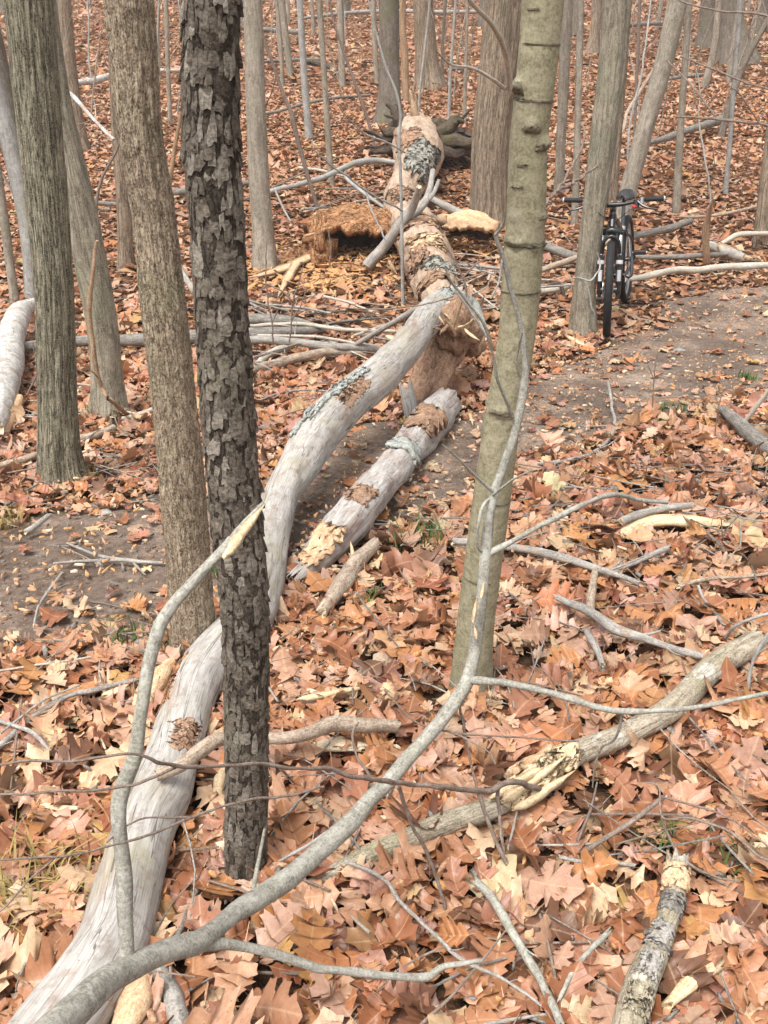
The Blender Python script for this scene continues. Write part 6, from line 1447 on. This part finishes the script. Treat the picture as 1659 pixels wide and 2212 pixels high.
bt('stem_cap', [st(.88), st(.887)], .017, 'sticker')
bc = st(.865) + [0, -.09, .028]
bt('handlebar', [bc + [-.33, .05, .03], bc + [-.20, .025, .028], bc + [-.08, 0, .005], bc, bc + [.08, 0, .005], bc + [.20, .025, .028], bc + [.33, .05, .03]], [.0115, .0115, .013, .016, .013, .0115, .0115], 'black')
for s in (-1, 1):
    g = bt('grip', [bc + [s * .335, .05, .03], bc + [s * .21, .027, .029]], [.0175, .0165], 'blackgrip')
    bt('bar_end', [bc + [s * .334, .05, .03], bc + [s * .344, .052, .03]], [.0175, .017], 'sticker', g)
    br = bt('brake_lever', [bc + [s * .165, .0, .02], bc + [s * .20, -.03, -.005], bc + [s * .25, -.045, -.02], bc + [s * .30, -.035, -.03]], [.011, .009, .007, .006], 'darkalloy')
    bt('shifter', [bc + [s * .15, .01, .03], bc + [s * .16, -.005, -.025]], [.018, .020], 'black', br)
    bt('lever_clamp', [bc + [s * .19, .02, .045], bc + [s * .19, .015, .005]], [.014, .015], 'alloy', br)
    bt('red_accent', [bc + [s * .135, -.015, -.005], bc + [s * .15, -.022, -.02]], [.013, .012], 'redplastic', br)
    bt('brake_cable', [bc + [s * .16, -.01, -.01], bc + [s * .10, -.11, -.03], bc + [s * .03, -.06, -.10], st(.76) + [s * .03, -.03, 0], np.array([s * .05, .02, .56])], .0028, 'black', br, 6, .03)
BB = np.array([0, .645, .295]); STT = np.array([0, .79, .615])
bt('top_tube', [st(.80), st(.80) * .5 + STT * .5 + [0, 0, .005], STT + [0, -.005, -.03]], [.020, .019, .017], 'black')
bt('down_tube', [st(.735), BB], [.025, .026], 'black')
bt('seat_tube', [BB, STT], [.018, .018], 'black')
bt('seat_post', [STT + [0, 0, -.02], STT + [0, .055, .16], STT + [0, .075, .215]], .0145, 'darkalloy')
bt('seat_clamp', [STT + [0, -.002, -.005], STT + [0, .008, .02]], .022, 'alloy')
for s in (-1, 1):
    bt('chain_stay', [BB + [s * .03, .02, 0], np.array([s * .055, .86, .31]), np.array([s * .065, 1.06, WR])], [.013, .012, .009], 'black')
    bt('seat_stay', [STT + [s * .02, .0, -.03], np.array([s * .055, .92, .52]), np.array([s * .065, 1.06, WR])], [.010, .009, .008], 'black')
# saddle
m_ = MB(); nu, nv = 15, 13
u = np.linspace(-1, 1, nv); w = np.interp(np.linspace(0, 1, nu), [0, .12, .45, .8, 1], [.012, .022, .032, .072, .066]); yy = np.linspace(-.13, .15, nu)
V = []
for q in range(nu):
    for k in range(nv): V.append([u[k] * w[q], yy[q], .02 * (yy[q] / .15) ** 2 - .022 * abs(u[k]) ** 2.5 * (1 + .6 * (w[q] / .07)) ])
V = np.array(V) + STT + np.array([0, .07, .245]); V2 = V.copy(); V2[:, 2] -= .018
i, k = np.meshgrid(np.arange(nu - 1), np.arange(nv - 1), indexing='ij'); a = (i * nv + k).ravel(); n0 = nu * nv
bd = np.concatenate([np.arange(nv), np.arange(1, nu) * nv + nv - 1, (nu - 1) * nv + np.arange(nv - 2, -1, -1), np.arange(nu - 2, 0, -1) * nv]); bn = np.roll(bd, -1)
m_.add(np.vstack([V, V2]), np.vstack([np.stack([a, a + 1, a + nv + 1, a + nv], -1), np.stack([a + n0, a + n0 + nv, a + n0 + nv + 1, a + n0 + 1], -1), np.stack([bd, bd + n0, bn + n0, bn], -1)]))
sad = m_.build('saddle', M['black'], bike)
bt('saddle_rail', [STT + [-.02, -.03, .225], STT + [-.022, .07, .205], STT + [-.02, .17, .228]], .004, 'alloy', sad, 6, extra=(([STT + [.02, -.03, .225], STT + [.022, .07, .205], STT + [.02, .17, .228]], .004),))
# cranks: pedal on the viewer's right up and back, the other down
for s, d in ((1, np.array([0, .06, .16])), (-1, np.array([0, -.05, -.165]))):
    e = BB + [s * .085, 0, 0]; ca = bt('crank_arm', [BB + [s * .05, 0, 0], e, e + d], [.014, .014, .011], 'darkalloy')
    m_ = MB(); box(m_, e + d + [s * .055, 0, 0], (.095, .085, .022)); m_.build('pedal', M['darkalloy'], ca, smooth=False)
    bt('pedal_axle', [e + d, e + d + [s * .11, 0, 0]], .006, 'alloy', ca, 8)
m_ = MB(); tube(m_, [BB + [-.055, 0, 0], BB + [-.05, 0, 0]], [.085, .085], 36, .01); m_.build('chainring', M['darkalloy'], bike)
m_ = MB(); tube(m_, [BB + [-.04, 0, 0], BB + [.04, 0, 0]], [.023, .023], 16, .05); m_.build('bottom_bracket', M['black'], bike)
m_ = MB(); tube(m_, [(-.045, 1.06, WR), (-.03, 1.06, WR)], [.05, .055], 24, .01); m_.build('cassette', M['alloy'], bike)
# the front wheel, fork and bars are turned a little to the left
sp_ = Vector(st(.6)); SM = Matrix.Translation(sp_) @ Matrix.Rotation(R(STEER), 4, Vector(rk)) @ Matrix.Translation(-sp_)
fw_ = min((o for o in bike.children if o.name.startswith('wheel')), key=lambda o: sum(v.co.y for v in o.data.vertices) / len(o.data.vertices))
for o in bike.children:
    if o is fw_ or o.name.split('.')[0] in ('fork_leg', 'fork_crown', 'fork_arch', 'stem', 'stem_cap', 'headset_spacer', 'handlebar', 'grip', 'brake_lever'):
        o.matrix_local = SM
bpy.context.view_layer.update()
